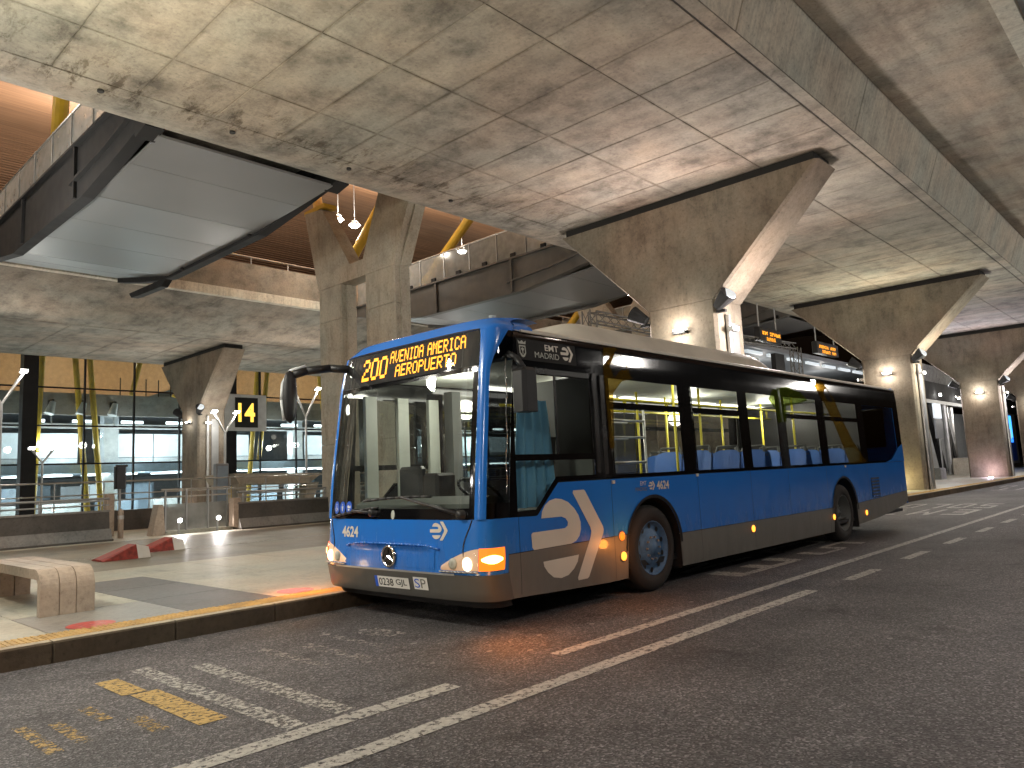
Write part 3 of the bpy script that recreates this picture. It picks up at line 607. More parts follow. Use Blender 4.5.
# ------------------------------------------------------------------ flared columns with their floodlights
def column(x, y, label, colr, pw, base=None, detail=True):
    c = thing('flared_column', label, 'column', (x + .65, y, ZP), 'flared columns under the viaducts')
    hw, th = .89, 1.3
    x0, x1 = x, x + th
    zn, zt = 5.1, 7.56
    ch = .07
    sh = [(x0 + ch, y - hw), (x1 - ch, y - hw), (x1, y - hw + ch), (x1, y + hw - ch), (x1 - ch, y + hw), (x0 + ch, y + hw), (x0, y + hw - ch), (x0, y - hw + ch)]
    part('shaft', MB().prism(sh, 'z', ZP - .02, zn - .008), 'column', c)
    # capital: trapezoid slab, edges chamfered, lighter cheeks
    yb, yt = hw, 3.43
    mb = MB()
    ins = .13
    fr = [(x0, y - yb + .05, zn), (x0, y + yb - .05, zn), (x0, y + yt - .07, zt), (x0, y - yt + .07, zt)]
    fl = [(x0 + .08, y - yb, zn), (x0 + .08, y + yb, zn), (x0 + .08, y + yt, zt), (x0 + .08, y - yt, zt)]
    bl = [(x1 - .08, y - yb, zn), (x1 - .08, y + yb, zn), (x1 - .35, y + yt, zt), (x1 - .35, y - yt, zt)]
    bk = [(x1, y - yb + .05, zn), (x1, y + yb - .05, zn), (x1 - .27, y + yt - .07, zt), (x1 - .27, y - yt + .07, zt)]
    vs = fr + fl + bl + bk
    fs = [(0, 3, 2, 1), (12, 13, 14, 15)]
    for r_ in range(3):
        for k in range(4):
            a, b = r_ * 4 + k, r_ * 4 + (k + 1) % 4
            fs.append((a, b, b + 4, a + 4))
    mb.add(vs, fs)
    part('capital', mb, 'column', c)
    part('bearing_gap', MB().box(x0 + .10, x1 - .37, y - yt + .12, y + yt - .12, zt - .01, ZC + .004), 'dark_joint', c)
    if not detail: return c
    # stainless rainwater pipe and cable duct on the road side
    part('downpipe', MB().tube((x0 + .42, y - hw - .07, ZP), (x0 + .42, y - hw - .07, zn - .35), .065, n=12), 'steel', c)
    part('cable_duct', MB().box(x0 + .62, x0 + .95, y - hw - .05, y - hw - .002, ZP, zn - .5), 'steel_dull', c)
    # two tilting black floodlights at the neck
    for s_ in (-1, 1):
        bx = (x0 - .02, y + s_ * (hw + .22), zn - .12)
        f = part('floodlight', MB().tube((bx[0] + .02, bx[1] - s_ * .18, bx[2] - .10), (bx[0] - .06, bx[1] + s_ * .16, bx[2] + .14), .11, .20, 14), 'girder', c)
        part('bracket', MB().box(x0 + .0, x0 + .10, min(y + s_ * hw, bx[1]), max(y + s_ * hw, bx[1]), bx[2] - .22, bx[2] - .16), 'girder', f)
        part('lens', MB().tube((bx[0] - .055, bx[1] + s_ * .15, bx[2] + .132), (bx[0] - .063, bx[1] + s_ * .168, bx[2] + .148), .17, .17, 14), 'lit_panel', f)
        for xx, e_ in ((x0, -1), (x1, 1)):
            lamp('SPOT', (xx + e_ * .75, y + s_ * .75, bx[2] + .1), pw * .42, colr, .18, c, (e_ * .75, s_ * .15, 1), 150, 1.0)
    # white luminaire in front of each long face
    for s_, xx in ((-1, x0), (1, x1)):
        l_ = part('luminaire', MB().box(min(xx, xx + s_ * .16), max(xx, xx + s_ * .16), y - .16, y + .16, 4.42, 4.49), 'girder', c)
        part('glow_lens', MB().box(min(xx + s_ * .03, xx + s_ * .15), max(xx + s_ * .03, xx + s_ * .15), y - .14, y + .14, 4.495, 4.53), 'lamp_white', l_)
        lamp('POINT', (xx + s_ * .30, y, 4.45), pw * .10, (1, .95, .86), .10, c)
    # small white lamp on each cheek
    for s_ in (-1, 1):
        yl = y + s_ * (hw + .20)
        w = part('wall_lamp', MB().box(x0 + .25, x0 + .5, yl - .06, yl + .06, 4.36, 4.46), 'steel', c)
        part('lamp_lens', MB().box(x0 + .26, x0 + .49, min(yl + s_ * .062, yl + s_ * .075), max(yl + s_ * .062, yl + s_ * .075), 4.37, 4.45), 'lamp_white', w)
        lamp('POINT', (x0 + .38, yl + s_ * .95, 4.4), pw * (.62 if s_ < 0 else .36), tuple(.5 + .5 * q for q in colr), .22, c)
    # recessed uplight at the foot
    if base:
        fo = part('foot_lamp', MB().lathe([(.11, 0), (.11, .012), (.0, .014)], (x0 - .32, y - .1, ZP), 'z', 16), 'lamp_white', c)
        lamp('POINT', (x0 - .55, y - .1, ZP + .35), pw * .05, base, .10, c)
    return c
PINK, YELLOW, VIOLET, WARM = (1.0, .78, .70), (1.0, .93, .66), (.93, .84, 1.0), (1.0, .88, .74)
column(-14.2, 8.77, 'flared column behind the viewer', WARM, 520)
column(-0.05, 8.77, 'flared column just left of the bench', YELLOW, 620)
column(15.2, 8.77, 'flared column behind the middle of the bus, rose lit', PINK, 430)
column(29.9, 8.77, 'flared column by the rear of the bus, yellow lit', YELLOW, 400, (1.0, .82, .32))
column(44.6, 8.77, 'flared column with violet lit shaft right of the bus', VIOLET, 430, (.93, .72, 1.0))
column(59.3, 8.77, 'flared column farthest down the bus road', WARM, 330)
column(15.2, 35.0, 'flared column under the far viaduct by the glass barrier', WARM, 140, (1.0, .62, .45))
column(0.5, 35.0, 'flared column under the far viaduct left of the lamp posts', WARM, 140)
column(29.9, 35.0, 'flared column under the far viaduct hidden by the bus front', WARM, 140)
column(44.6, 35.0, 'flared column under the far viaduct behind the bus', WARM, 300)

# ------------------------------------------------------------------ Y pier in the gap
def ypier(xf, label):
    p = thing('y_pier', label, 'pier', (xf + .4, 19.2, ZP), 'Y shaped piers between the viaducts')
    d = .52
    zn = 7.72
    for y0, y1 in ((19.98, 21.2), (17.22, 18.62)):
        zs = [ZP, 2.6, 5.0, 6.6, zn]
        for a, b in zip(zs, zs[1:]):
            part('pier_block', MB().prism([(xf + .04, y0), (xf + d, y0), (xf + d, y1), (xf, y1), (xf, y0 + .04)], 'z', a + .006, b - .006), 'pier', p)
        part('pier_rib', MB().box(xf + .22, xf + d + .04, y0 - .05, y0 - .004, ZP, zn - .006), 'pier', p)
    part('cross_beam', MB().prism([(17.2, zn), (21.22, zn), (21.4, 8.25), (17.0, 8.25)], 'x', xf - .01, xf + d + .01), 'pier', p)
    part('arm', MB().prism([(19.45, 8.252), (21.4, 8.252), (22.05, 10.6), (21.0, 10.5)], 'x', xf, xf + d), 'pier', p)
    part('arm', MB().prism([(17.0, 8.252), (18.75, 8.252), (16.8, 12.5), (15.05, 12.5)], 'x', xf, xf + d), 'pier', p)
    part('arm_fin', MB().prism([(17.19, 7.75), (17.13, 7.75), (14.97, 12.5), (15.04, 12.5)], 'x', xf + .22, xf + d + .06), 'pier', p)
    st = part('strut', MB().tube((xf + .3, 21.6, 10.6), (xf + 3.6, 28.6, 19.5), .17, n=12), 'yellow', p)
    part('strut', MB().tube((xf + 2.95, 24.6, 9.0), (xf + 3.5, 18.2, 15.4), .19, n=12), 'yellow', p)
    part('strut', MB().tube((xf + .4, 16.3, 12.7), (xf + 3.4, 10.6, 19.5), .17, n=12), 'yellow', p)
    part('strut', MB().tube((xf + 7.9, 26.6, 9.0), (xf + 6.0, 18.5, 12.4), .19, n=12), 'yellow', p)
    part('plate', MB().box(xf + .02, xf + d - .02, 20.9, 22.1, 10.55, 10.7), 'yellow', p)
    return p
ypier(13.5, 'pale concrete Y shaped pier rising behind the bus front')
ypier(-0.9, 'pale concrete Y shaped pier out of sight on the left')
ypier(27.9, 'pale concrete Y shaped pier hidden behind the bus')

# ------------------------------------------------------------------ footbridges between the viaducts
def footbridge(x0, label, side):
    b = thing('footbridge', label, 'footbridge', (x0 + 1.9, 20, ZC), 'steel footbridges between the viaducts')
    x1 = x0 + 3.75
    zs = [(13.62, ZC + .12), (15.0, ZC + .05), (16.98, ZC - .02), (18.8, ZC), (20.6, ZC + .02), (22.4, ZC + .02), (24.6, ZC + .45), (26.6, ZC + .85)]
    for (ya, za), (yb, zb) in zip(zs, zs[1:]):
        mb = MB().add([(x0, ya + .008, za), (x1, ya + .008, za), (x1, yb - .008, zb), (x0, yb - .008, zb),
                       (x0, ya + .008, za + .05), (x1, ya + .008, za + .05), (x1, yb - .008, zb + .05), (x0, yb - .008, zb + .05)],
                      [(0, 3, 2, 1), (4, 5, 6, 7), (0, 1, 5, 4), (1, 2, 6, 5), (2, 3, 7, 6), (3, 0, 4, 7)])
        part('soffit_panel', mb, 'panel', b)
    gm = 'girder_grey' if side else 'girder'
    for xx, s_ in ((x0, -1), (x1, 1)):
        xa, xb = (xx - .26, xx - .01) if s_ < 0 else (xx + .01, xx + .26)
        poly = [(13.66, ZC + .32), (15.2, ZC + .10), (17.0, ZC - .10), (22.4, ZC - .06), (24.7, ZC + .3), (26.6, ZC + .7), (26.6, ZC + 1.10), (13.66, ZC + 1.10)]
        part('girder', MB().prism(poly, 'x', xa, xb), gm, b)
        part('girder_flange', MB().box(xa - .10, xb + .02, 13.66, 26.6, ZC + 1.101, ZC + 1.16), gm, b)
        part('girder_flange', MB().prism([(14.0, ZC + .62), (15.6, ZC + .42), (17.6, ZC + .3), (17.6, ZC + .36), (15.6, ZC + .5), (14.0, ZC + .70)], 'x', xa - .09, xa - .002), gm, b)
        part('stiffener', MB().box(xa - .07, xa - .002, 17.3, 17.4, ZC - .05, ZC + 1.1), gm, b)
        part('stiffener', MB().box(xa - .07, xa - .002, 21.3, 21.4, ZC - .05, ZC + 1.1), gm, b)
        part('end_bracket', MB().prism([(13.45, ZC + .18), (13.9, ZC + .10), (13.9, ZC + .9), (13.45, ZC + .9)], 'x', xa - .05, xb + .05), gm, b)
        xg = (xa + xb) / 2
        for k in range(9):
            ya = 13.9 + 1.42 * k
            pn = part('glass_panel', MB().box(xg - .008, xg + .008, ya + .02, ya + 1.38, ZC + 1.22, ZC + 2.22), 'rail_glass', b)
            po = part('baluster', MB().box(xg - .03, xg + .03, ya - .025, ya + .005, ZC + 1.16, ZC + 2.3), 'steel_dull', b)
            part('foot_clamp', MB().box(xg - .06, xg + .06, ya + .5, ya + .72, ZC + 1.16, ZC + 1.36), 'girder', pn)
        part('handrail', MB().tube((xg, 13.7, ZC + 2.26), (xg, 26.6, ZC + 2.26), .03), 'steel', b)
        part('mid_rail', MB().tube((xg + .03, 13.7, ZC + 1.75), (xg + .03, 26.6, ZC + 1.75), .012), 'steel', b)
    part('end_bracket', MB().prism([(22.6, ZC + .02), (25.6, ZC + .12), (25.4, ZC - .06), (24.9, ZC - .10), (23.0, ZC - .18)], 'x', x1 + .03, x1 + .24), 'girder', b)
    part('walking_deck', MB().box(x0 + .02, x1 - .02, 13.7, 26.6, ZC + .9, ZC + 1.0), 'slab', b)
    return b
footbridge(5.3, 'grey panelled footbridge soffit with black girders, upper left', 0)
footbridge(19.05, 'footbridge with dark grey girder and glass railing above the bus roof', 1)
footbridge(33.0, 'footbridge beyond the rose lit column, mostly hidden', 1)
footbridge(-8.6, 'footbridge left of the picture', 0)

# ------------------------------------------------------------------ bamboo roof, waves across
roof = thing('timber_roof', 'wavy roof lined with red brown bamboo slats high above', 'roof', (15, 22, 17))
def rz(y): return 16.2 + 2.0 * math.cos((y - 4) / 18.0 * math.pi)
mb = MB(); back_ = MB()
y = -14.0
while y < 75:
    z = rz(y)
    mb.add([(-40, y, z), (100, y, z), (100, y + .17, z + .0), (-40, y + .17, z), (-40, y, z + .06), (100, y, z + .06), (100, y + .17, z + .06), (-40, y + .17, z + .06)],
           [(0, 3, 2, 1), (0, 1, 5, 4), (2, 3, 7, 6)])
    y += .24
sl = part('slat_lining', mb, 'wood', roof, fixn=False); sl['kind'] = 'stuff'
def rb(u, v): return (-40 + 140 * u, -14 + 90 * v, rz(-14 + 90 * v) + .10)
part('roof_deck', MB().grid(rb, 1, 60), 'wood_back', roof)

# floodlights hung below the roof
def hanging_flood(x, y, z, label, pw=620, vis=True):
    t = thing('roof_floodlight', label, 'floodlight', (x, y, z), 'floodlights under the bamboo roof')
    part('stem', MB().tube((x, y, z + .12), (x, y, rz(y) - .02), .014), 'girder', t)
    part('housing', MB().tube((x, y, z + .12), (x, y, z - .06), .11, .235, 12), 'steel_dull', t)
    part('lens', MB().lathe([(.03, -.16), (.14, -.14), (.22, -.062)], (x, y, z), 'z', 14), 'lamp_white', t, smooth=True)
    lamp('SPOT', (x, y - .5, z + .05), pw * 2.8, (1.0, .88, .72), .12, t, (0, .05, 1), 172, .4)
    lamp('POINT', (x, y, z - .4), pw * .22, (1.0, .88, .74), .12, t)
hanging_flood(16.16, 24.0, 11.62, 'left of two bright floodlights between the arms of the Y pier')
hanging_flood(17.0, 24.1, 11.6, 'right of two bright floodlights between the arms of the Y pier', 500)
hanging_flood(22.74, 24.0, 11.6, 'bright floodlight above the footbridge railing right of the Y pier')
hanging_flood(2.0, 24.0, 11.6, 'floodlight over the gap left of the grey footbridge')
hanging_flood(9.6, 31.0, 11.6, 'floodlight above the far viaduct', 700)
hanging_flood(36.0, 24.0, 11.6, 'floodlight over the gap behind the bus')
hanging_flood(20.0, -4.0, 11.6, 'floodlight over the open carriageway on the right')
hanging_flood(4.0, -5.0, 11.6, 'floodlight over the open carriageway behind the viewer')

# ------------------------------------------------------------------ the bus
BX, BY, HW, BL = 4.57, 6.015, 1.275, 12.05
bus = thing('city_bus', 'blue city bus with black window band and amber destination display at the kerb', 'bus', (BX + 6, BY, 0))
NSE, DD = 4.6, 0.34
def _table():
    pts = []
    for k in range(401):
        ph = k / 400 * math.pi / 2
        pts.append((math.sin(ph) ** (2 / NSE), 1 - math.cos(ph) ** (2 / NSE)))
    acc = [0.0]
    for a, b in zip(pts, pts[1:]): acc.append(acc[-1] + math.hypot((b[0] - a[0]) * HW, (b[1] - a[1]) * DD))
    return pts, acc
TP, TA = _table(); AT = TA[-1]
def lin(x, pts):
    if x <= pts[0][0]: return pts[0][1]
    for (a, b), (c, d) in zip(pts, pts[1:]):
        if x <= c: return b + (d - b) * (x - a) / (c - a)
    return pts[-1][1]
def xf(z): return lin(z, [(.2, .10), (.30, .04), (.5, .0), (.95, .03), (1.4, .07), (2.36, .19), (2.74, .26), (2.86, .36), (2.95, .6)])
def hwz(z): return lin(z, [(.2, 1.262), (.32, HW), (1.3, HW), (2.5, 1.242), (2.7, 1.225), (2.79, 1.19), (2.85, 1.10)])
def front(a, z, off=0.0):
    """point on the nose; a = signed arc length from the middle (+ = kerb side)"""
    s = 1 if a >= 0 else -1; q = min(abs(a), AT)
    import bisect
    i = min(max(bisect.bisect_left(TA, q), 1), 400)
    f = (q - TA[i - 1]) / max(1e-9, TA[i] - TA[i - 1])
    tau = TP[i - 1][0] + f * (TP[i][0] - TP[i - 1][0]); xi = TP[i - 1][1] + f * (TP[i][1] - TP[i - 1][1])
    nx, ny = -(1 - xi * .75), tau ** 3
    h = math.hypot(nx, ny)
    return (BX + xf(z) + DD * xi + off * nx / h, BY + s * (hwz(z) * tau + off * ny / h), z)
def side(sx, s, z, off=0.0):
    """point on a flank; s = metres behind the nose, sx = -1 driver side, +1 kerb side"""
    return (BX + max(s, xf(z) + DD), BY + sx * (hwz(z) + off), z)
def fpatch(a0, a1, z0, z1, off=0.0, na=24, nz=8, th=0.0):
    mb = MB(); mb.grid(lambda u, v: front(a0 + (a1 - a0) * u, z0 + (z1 - z0) * v, off), na, nz)
    return mb
def spatch(sx, s0, s1, z0, z1, off=0.0, ns=1, nz=6):
    mb = MB(); mb.grid(lambda u, v: side(sx, s0 + (s1 - s0) * u, z0 + (z1 - z0) * v, off), ns, nz)
    return mb
def solid(mb, d=0.006): return mb
def bpart(name, mb, m, parent=bus, smooth=True): return part(name, mb, m, parent, smooth=smooth, fixn=False)

AXL = [(2.73, .54), (8.61, .56)]          # axle position, arch radius
def arch(s):
    z = 0
    for c, r in AXL:
        if abs(s - c) < r: z = max(z, .50 + math.sqrt(r * r - (s - c) ** 2))
    return z
def skirt(s): return lin(s, [(.4, .27), (1.8, .22), (8.5, .21), (10.3, .29), (11.8, .43), (12.05, .5)])
def greytop(s): return lin(s, [(.4, .66), (2.2, .68), (3.3, .60), (9, .60), (12.05, .70)])
def belt(s): return lin(s, [(.4, .985), (.76, .975), (1.08, 1.275), (12.05, 1.285)])
def strip(sx, s0, s1, lo, hi, off=0.0, step=.035):
    mb = MB(); n = max(2, int((s1 - s0) / step))
    ss = [s0 + (s1 - s0) * k / n for k in range(n + 1)]
    for a, b in zip(ss, ss[1:]):
        la, lb = max(lo(a), arch(a)), max(lo(b), arch(b)); ha, hb = hi(a), hi(b)
        if la >= ha and lb >= hb: continue
        la, lb = min(la, ha), min(lb, hb)
        o = len(mb.v)
        nz = 3
        vs = [side(sx, a, la + (ha - la) * k / nz, off) for k in range(nz + 1)] + [side(sx, b, lb + (hb - lb) * k / nz, off) for k in range(nz + 1)]
        mb.add(vs, [(k, nz + 1 + k, nz + 2 + k, k + 1) for k in range(nz)])
    return mb
cuts = [(.30, .50), (.506, 1.955), (1.961, 2.73), (2.73, 3.76), (3.766, 5.19), (5.196, 6.42), (6.426, 7.9), (7.906, 8.61), (8.61, 9.84), (9.846, 12.05)]
for sx in (-1, 1):
    for a, b in cuts:
        bpart('side_panel', strip(sx, a, b, lambda s: greytop(s) + .003, lambda s: belt(s) - .003), 'bluepaint')
        if not (a > 2.3 and b < 2.3): bpart('skirt_panel', strip(sx, a, b, skirt, lambda s: greytop(s) - .003, .002), 'busgrey')
    # inner dark shell so the joints read as joints
    bpart('inner_shell', strip(sx, .36, 12.04, lambda s: skirt(s) + .02, lambda s: belt(s) + .03, -.02, .05), 'blackplastic')
    for c, r in AXL:                       # wheel housings
        mb = MB(); n = 24
        for k in range(n):
            t0, t1 = math.pi * k / n, math.pi * (k + 1) / n
            p = lambda t, yy: (BX + c + (r - .0) * math.cos(t), BY + sx * yy, .50 + r * math.sin(t))
            mb.add([p(t0, 1.275), p(t1, 1.275), p(t1, .7), p(t0, .7)], [(0, 1, 2, 3)])
        for e in (-1, 1): mb.add([(BX + c + e * r, BY + sx * 1.275, .5), (BX + c + e * r, BY + sx * .7, .5), (BX + c + e * r, BY + sx * .7, .2), (BX + c + e * r, BY + sx * 1.275, .2)], [(0, 1, 2, 3)])
        mb.add([(BX + c + r * math.cos(math.pi * k / n), BY + sx * .7, .5 + r * math.sin(math.pi * k / n)) for k in range(n + 1)], [tuple(range(n + 1))])
        bpart('wheel_housing', mb, 'blackplastic', smooth=False)
        lip = MB()
        for k in range(n):
            t0, t1 = math.pi * k / n, math.pi * (k + 1) / n
            q = lambda t, rr, oo: (BX + c + rr * math.cos(t), BY + sx * (1.275 + oo), .50 + rr * math.sin(t))
            lip.add([q(t0, r, .004), q(t1, r, .004), q(t1, r + .035, .012), q(t0, r + .035, .012)], [(0, 1, 2, 3)])
        bpart('arch_lip', lip, 'blackplastic')

# window band: black surround with openings, and panes
WIN = [(2.02, 3.46), (3.77, 5.02), (5.30, 6.22), (6.50, 7.75), (8.06, 9.60), (9.95, 11.72)]
ZT = 2.36
for sx in (-1, 1):
    mb = MB()
    def add(s0, s1, z0, z1, nz=4): mb.add(spatch(sx, s0, s1, z0, z1, .003, 1, nz).v, spatch(sx, s0, s1, z0, z1, .003, 1, nz).f)
    add(1.96, 12.05, 1.288, 1.32, 1)
    add(.30, 12.05, ZT, 2.735, 8)
    edges = [1.96] + [e for w in WIN for e in w] + [12.05]
    for a, b in zip(edges[::2], edges[1::2]): add(a, b, 1.32, ZT)
    bpart('window_surround', mb, 'busblack')
    for i, (a, b) in enumerate(WIN):
        g = bpart('window', spatch(sx, a, b, 1.32, ZT, -.004, 2, 6), 'bus_glass' if i < 5 else 'dark_glass')
        if i in (0, 1, 3, 4):
            bpart('transom', MB().add(*[(lambda m: (m.v, m.f))(spatch(sx, a, b, 2.03, 2.10, .006, 1, 1))][0]), 'busblack', g)
            bpart('frame_bar', MB().add(*[(lambda m: (m.v, m.f))(spatch(sx, a + .0, a + .03, 1.32, ZT, .004, 1, 4))][0]), 'busblack', g)
# blue sweep rising at the rear corner
for sx in (-1, 1):
    pts = [(10.9, 1.288), (11.25, 1.33), (11.5, 1.44), (11.75, 1.56), (12.05, 1.64), (12.05, 1.288)]
    mb = MB(); mb.add([side(sx, s, z, .008) for s, z in pts], [tuple(range(6))]); bpart('rear_sweep', mb, 'bluepaint', smooth=False)
    # see-through ochre and green patches over the window band
ochre, greenf = glass('tint_ochre', (.5, .36, .12), .8, 0, .1, .26), glass('tint_green', (.4, .5, .15), .8, 0, .1, .26)
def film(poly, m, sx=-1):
    mb = MB(); mb.add([side(sx, s, z, .009) for s, z in poly], [tuple(range(len(poly)))]); bpart('window_tint', mb, m, smooth=False)
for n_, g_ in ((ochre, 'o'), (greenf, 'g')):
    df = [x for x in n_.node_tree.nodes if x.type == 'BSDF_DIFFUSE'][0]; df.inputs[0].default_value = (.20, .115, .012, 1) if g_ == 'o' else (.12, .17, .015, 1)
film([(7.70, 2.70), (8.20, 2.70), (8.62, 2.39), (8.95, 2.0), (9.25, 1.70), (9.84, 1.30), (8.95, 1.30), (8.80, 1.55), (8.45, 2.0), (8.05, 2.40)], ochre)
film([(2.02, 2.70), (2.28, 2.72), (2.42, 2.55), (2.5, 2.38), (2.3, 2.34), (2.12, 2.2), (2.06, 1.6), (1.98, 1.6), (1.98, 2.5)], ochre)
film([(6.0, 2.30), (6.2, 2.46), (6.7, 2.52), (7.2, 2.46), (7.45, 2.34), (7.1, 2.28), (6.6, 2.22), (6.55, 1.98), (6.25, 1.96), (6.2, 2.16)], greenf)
# driver side window (camera side) and first kerb side bay
for sx in (-1, 1):
    blk = MB()
    def addp(poly, off=.003): blk.add([side(sx, s, z, off) for s, z in poly], [tuple(range(len(poly)))])
    addp([(.30, .985), (.49, .985), (.49, 2.36), (.30, 2.36)], .0045)
    addp([(.49, .99), (.76, .98), (1.10, 1.285), (1.96, 1.295), (1.96, 1.33), (1.06, 1.33), (.74, 1.03), (.49, 1.03)])
    addp([(.49, 1.49), (1.72, 1.49), (1.72, 1.55), (.49, 1.55)])
    addp([(1.70, 1.33), (1.96, 1.33), (1.96, 2.36), (1.70, 2.36)], .0035)
    addp([(.49, 2.32), (1.72, 2.32), (1.72, 2.36), (.49, 2.36)])
    bpart('cab_surround', blk, 'busblack', smooth=False)
    mb = MB(); mb.add([side(sx, s, z, -.004) for s, z in [(.49, 1.03), (.74, 1.03), (1.06, 1.33), (1.70, 1.33), (1.70, 1.49), (.49, 1.49)]], [tuple(range(6))])
    w = bpart('cab_window', mb, 'bus_glass', smooth=False)
    mb = MB(); mb.add([side(sx, s, z, -.004) for s, z in [(.49, 1.55), (1.12, 1.55), (1.12, 2.32), (.49, 2.32)]], [(0, 1, 2, 3)])
    bpart('cab_window', mb, 'bus_glass', smooth=False)
    mb = MB(); mb.add([side(sx, s, z, .000) for s, z in [(1.12, 1.55), (1.70, 1.55), (1.70, 2.32), (1.12, 2.32)]], [(0, 1, 2, 3)])
    bpart('cab_window', mb, 'dark_glass', smooth=False)
    fr = MB()
    for (a, b, c, d) in ((.47, 1.70, 2.335, 2.385), (1.105, 1.135, 1.55, 2.335), (1.73, 1.80, 1.35, 2.39), (1.86, 1.93, 1.33, 2.38)):
        p0, p1 = side(sx, a, c, .004), side(sx, b, d, .016)
        fr.box(p0[0], p1[0], min(p0[1], p1[1]), max(p0[1], p1[1]), c, d)
    bpart('window_frame', fr, paint('cab_frame', (.10, .10, .10), .25, .8), smooth=False)

# roof, cove and nose
roofm = MB()
def rp(u, v):      # u along the bus, v across
    s = .62 + (12.0 - .62) * u; t = -1 + 2 * v
    z = 2.735 + .155 * (1 - abs(t) ** 5.0)
    return (BX + s, BY + t * 1.232, z)
roofm.grid(rp, 4, 40)
bpart('roof', roofm, 'busroof')
hump = MB()
def hp(u, v):
    s = 1.5 + 5.6 * u; t = -1 + 2 * v
    k = min(1, u / .14, (1 - u) / .10); k = k * k * (3 - 2 * k)
    return (BX + s, BY + t * 1.02, 2.80 + .32 * k * (1 - abs(t) ** 6))
hump.grid(hp, 40, 24); bpart('roof_fairing', hump, 'busroof')
bpart('gutter', MB().box(BX + .7, BX + 12.0, BY - 1.238, BY - 1.215, 2.728, 2.752), 'busroof', smooth=False)
# nose cap in blue over the display
cap = MB()
def cp(u, v):
    a = -AT + 2 * AT * u
    if v < .5:
        z = 2.735 + (2.875 - 2.735) * (v / .5); return front(a, z)
    p = front(a, 2.875); q = (BX + 1.15, BY + (p[1] - BY) * .96, 2.895); k = (v - .5) / .5
    return tuple(p[i] + (q[i] - p[i]) * k + (.025 * math.sin(k * math.pi) if i == 2 else 0) for i in range(3))
cap.grid(cp, 48, 16); bpart('nose_cap', cap, 'bluepaint')
for sx in (-1, 1):
    mb = MB(); mb.grid(lambda u, v: side(sx, .30 + .6 * u, 2.735 + .115 * v, .004), 6, 6); bpart('nose_cheek', mb, 'bluepaint')
    mk = MB().lathe([(.005, -.03), (.03, -.02), (.035, .0)], (BX + .6, BY + sx * .95, 2.925), 'z', 10); bpart('marker_lamp', mk, 'cabin_light')
# nose: bumper, blue panel, windscreen, display
FA = AT
bpart('bumper', fpatch(-FA, FA, .27, .50, .012, 60, 6), bodypaint('bumper_grey', (.088, .087, .081), .45))
bpart('bumper_lower', fpatch(-FA, FA, .20, .275, -.06, 60, 2), 'blackplastic')
bpart('bumper_trim', fpatch(-FA * .62, FA * .62, .497, .515, .016, 40, 1), 'steel_dull')
bpart('front_panel', fpatch(-FA, FA, .503, .985, .0, 64, 8), 'bluepaint')
# wide recessed grille panel with raised brow
gr = MB()
def gp(u, v):
    a = -.66 + 1.32 * u; z = .545 + .195 * v
    return front(a, z, .006 + .028 * max(0, (v - .78) / .22) * (1 - abs(2 * u - 1) ** 8) - .0)
gr.grid(gp, 40, 10); bpart('bonnet_flap', gr, 'bluepaint')
brow = MB(); brow.path([front(-.72 + 1.44 * k / 24, .752 - .03 * abs(k / 12 - 1) ** 6, .012) for k in range(25)], .012, 6); bpart('flap_brow', brow, 'bluepaint')
for e in (-1, 1):
    jl = MB(); jl.path([front(e * (1.06 - .05 * math.sin(k / 6 * 3.1)), .56 + .42 * k / 8, .002) for k in range(9)], .006, 6); bpart('panel_joint', jl, 'blackplastic')
# windscreen
wsA = 1.125
scr = bpart('windscreen', fpatch(-wsA, wsA, 1.08, 2.345, -.006, 40, 14), 'screen_glass')
bpart('screen_mask', fpatch(-wsA, wsA, .985, 1.085, .002, 40, 2), 'busblack', scr)
for e in (-1, 1):
    bpart('screen_mask', fpatch(e * (wsA - .055), e * wsA, 1.085, 2.345, .002, 2, 14), 'busblack', scr)
bpart('screen_mask', fpatch(-wsA, wsA, 2.335, 2.375, .003, 40, 1), 'busblack', scr)
# blue A pillars and dark quarter glass
for e in (-1, 1):
    mb = MB(); mb.grid(lambda u, v: front(e * (wsA + .002 + (.11 + .8 * (FA - wsA - .11) * max(0, (v - .74) / .26) ** 2) * u), .985 + 1.76 * v, .014 * math.sin(u * math.pi) + .004), 6, 18)
    bpart('front_pillar', mb, 'bluepaint')
    mb = MB(); mb.grid(lambda u, v: front(e * (wsA + .113 + (FA - wsA - .113) * u), .99 + 1.745 * v, .001), 6, 14)
    bpart('quarter_glass', mb, 'dark_glass')
    mb = MB(); mb.path([front(e * (FA - .04 - .05 * (k / 10) ** 2 + .01 * math.sin(k * 1.9)), 1.2 + 1.25 * k / 10, .006) for k in range(11)], .005, 5)
    bpart('seal_glint', mb, 'chrome')  # wavy chrome line: the seal's reflection in the glass, built as a part
    bpart('quarter_base', fpatch(e * (wsA + .1), e * FA, .985, 1.12, .003, 4, 2), 'busblack')
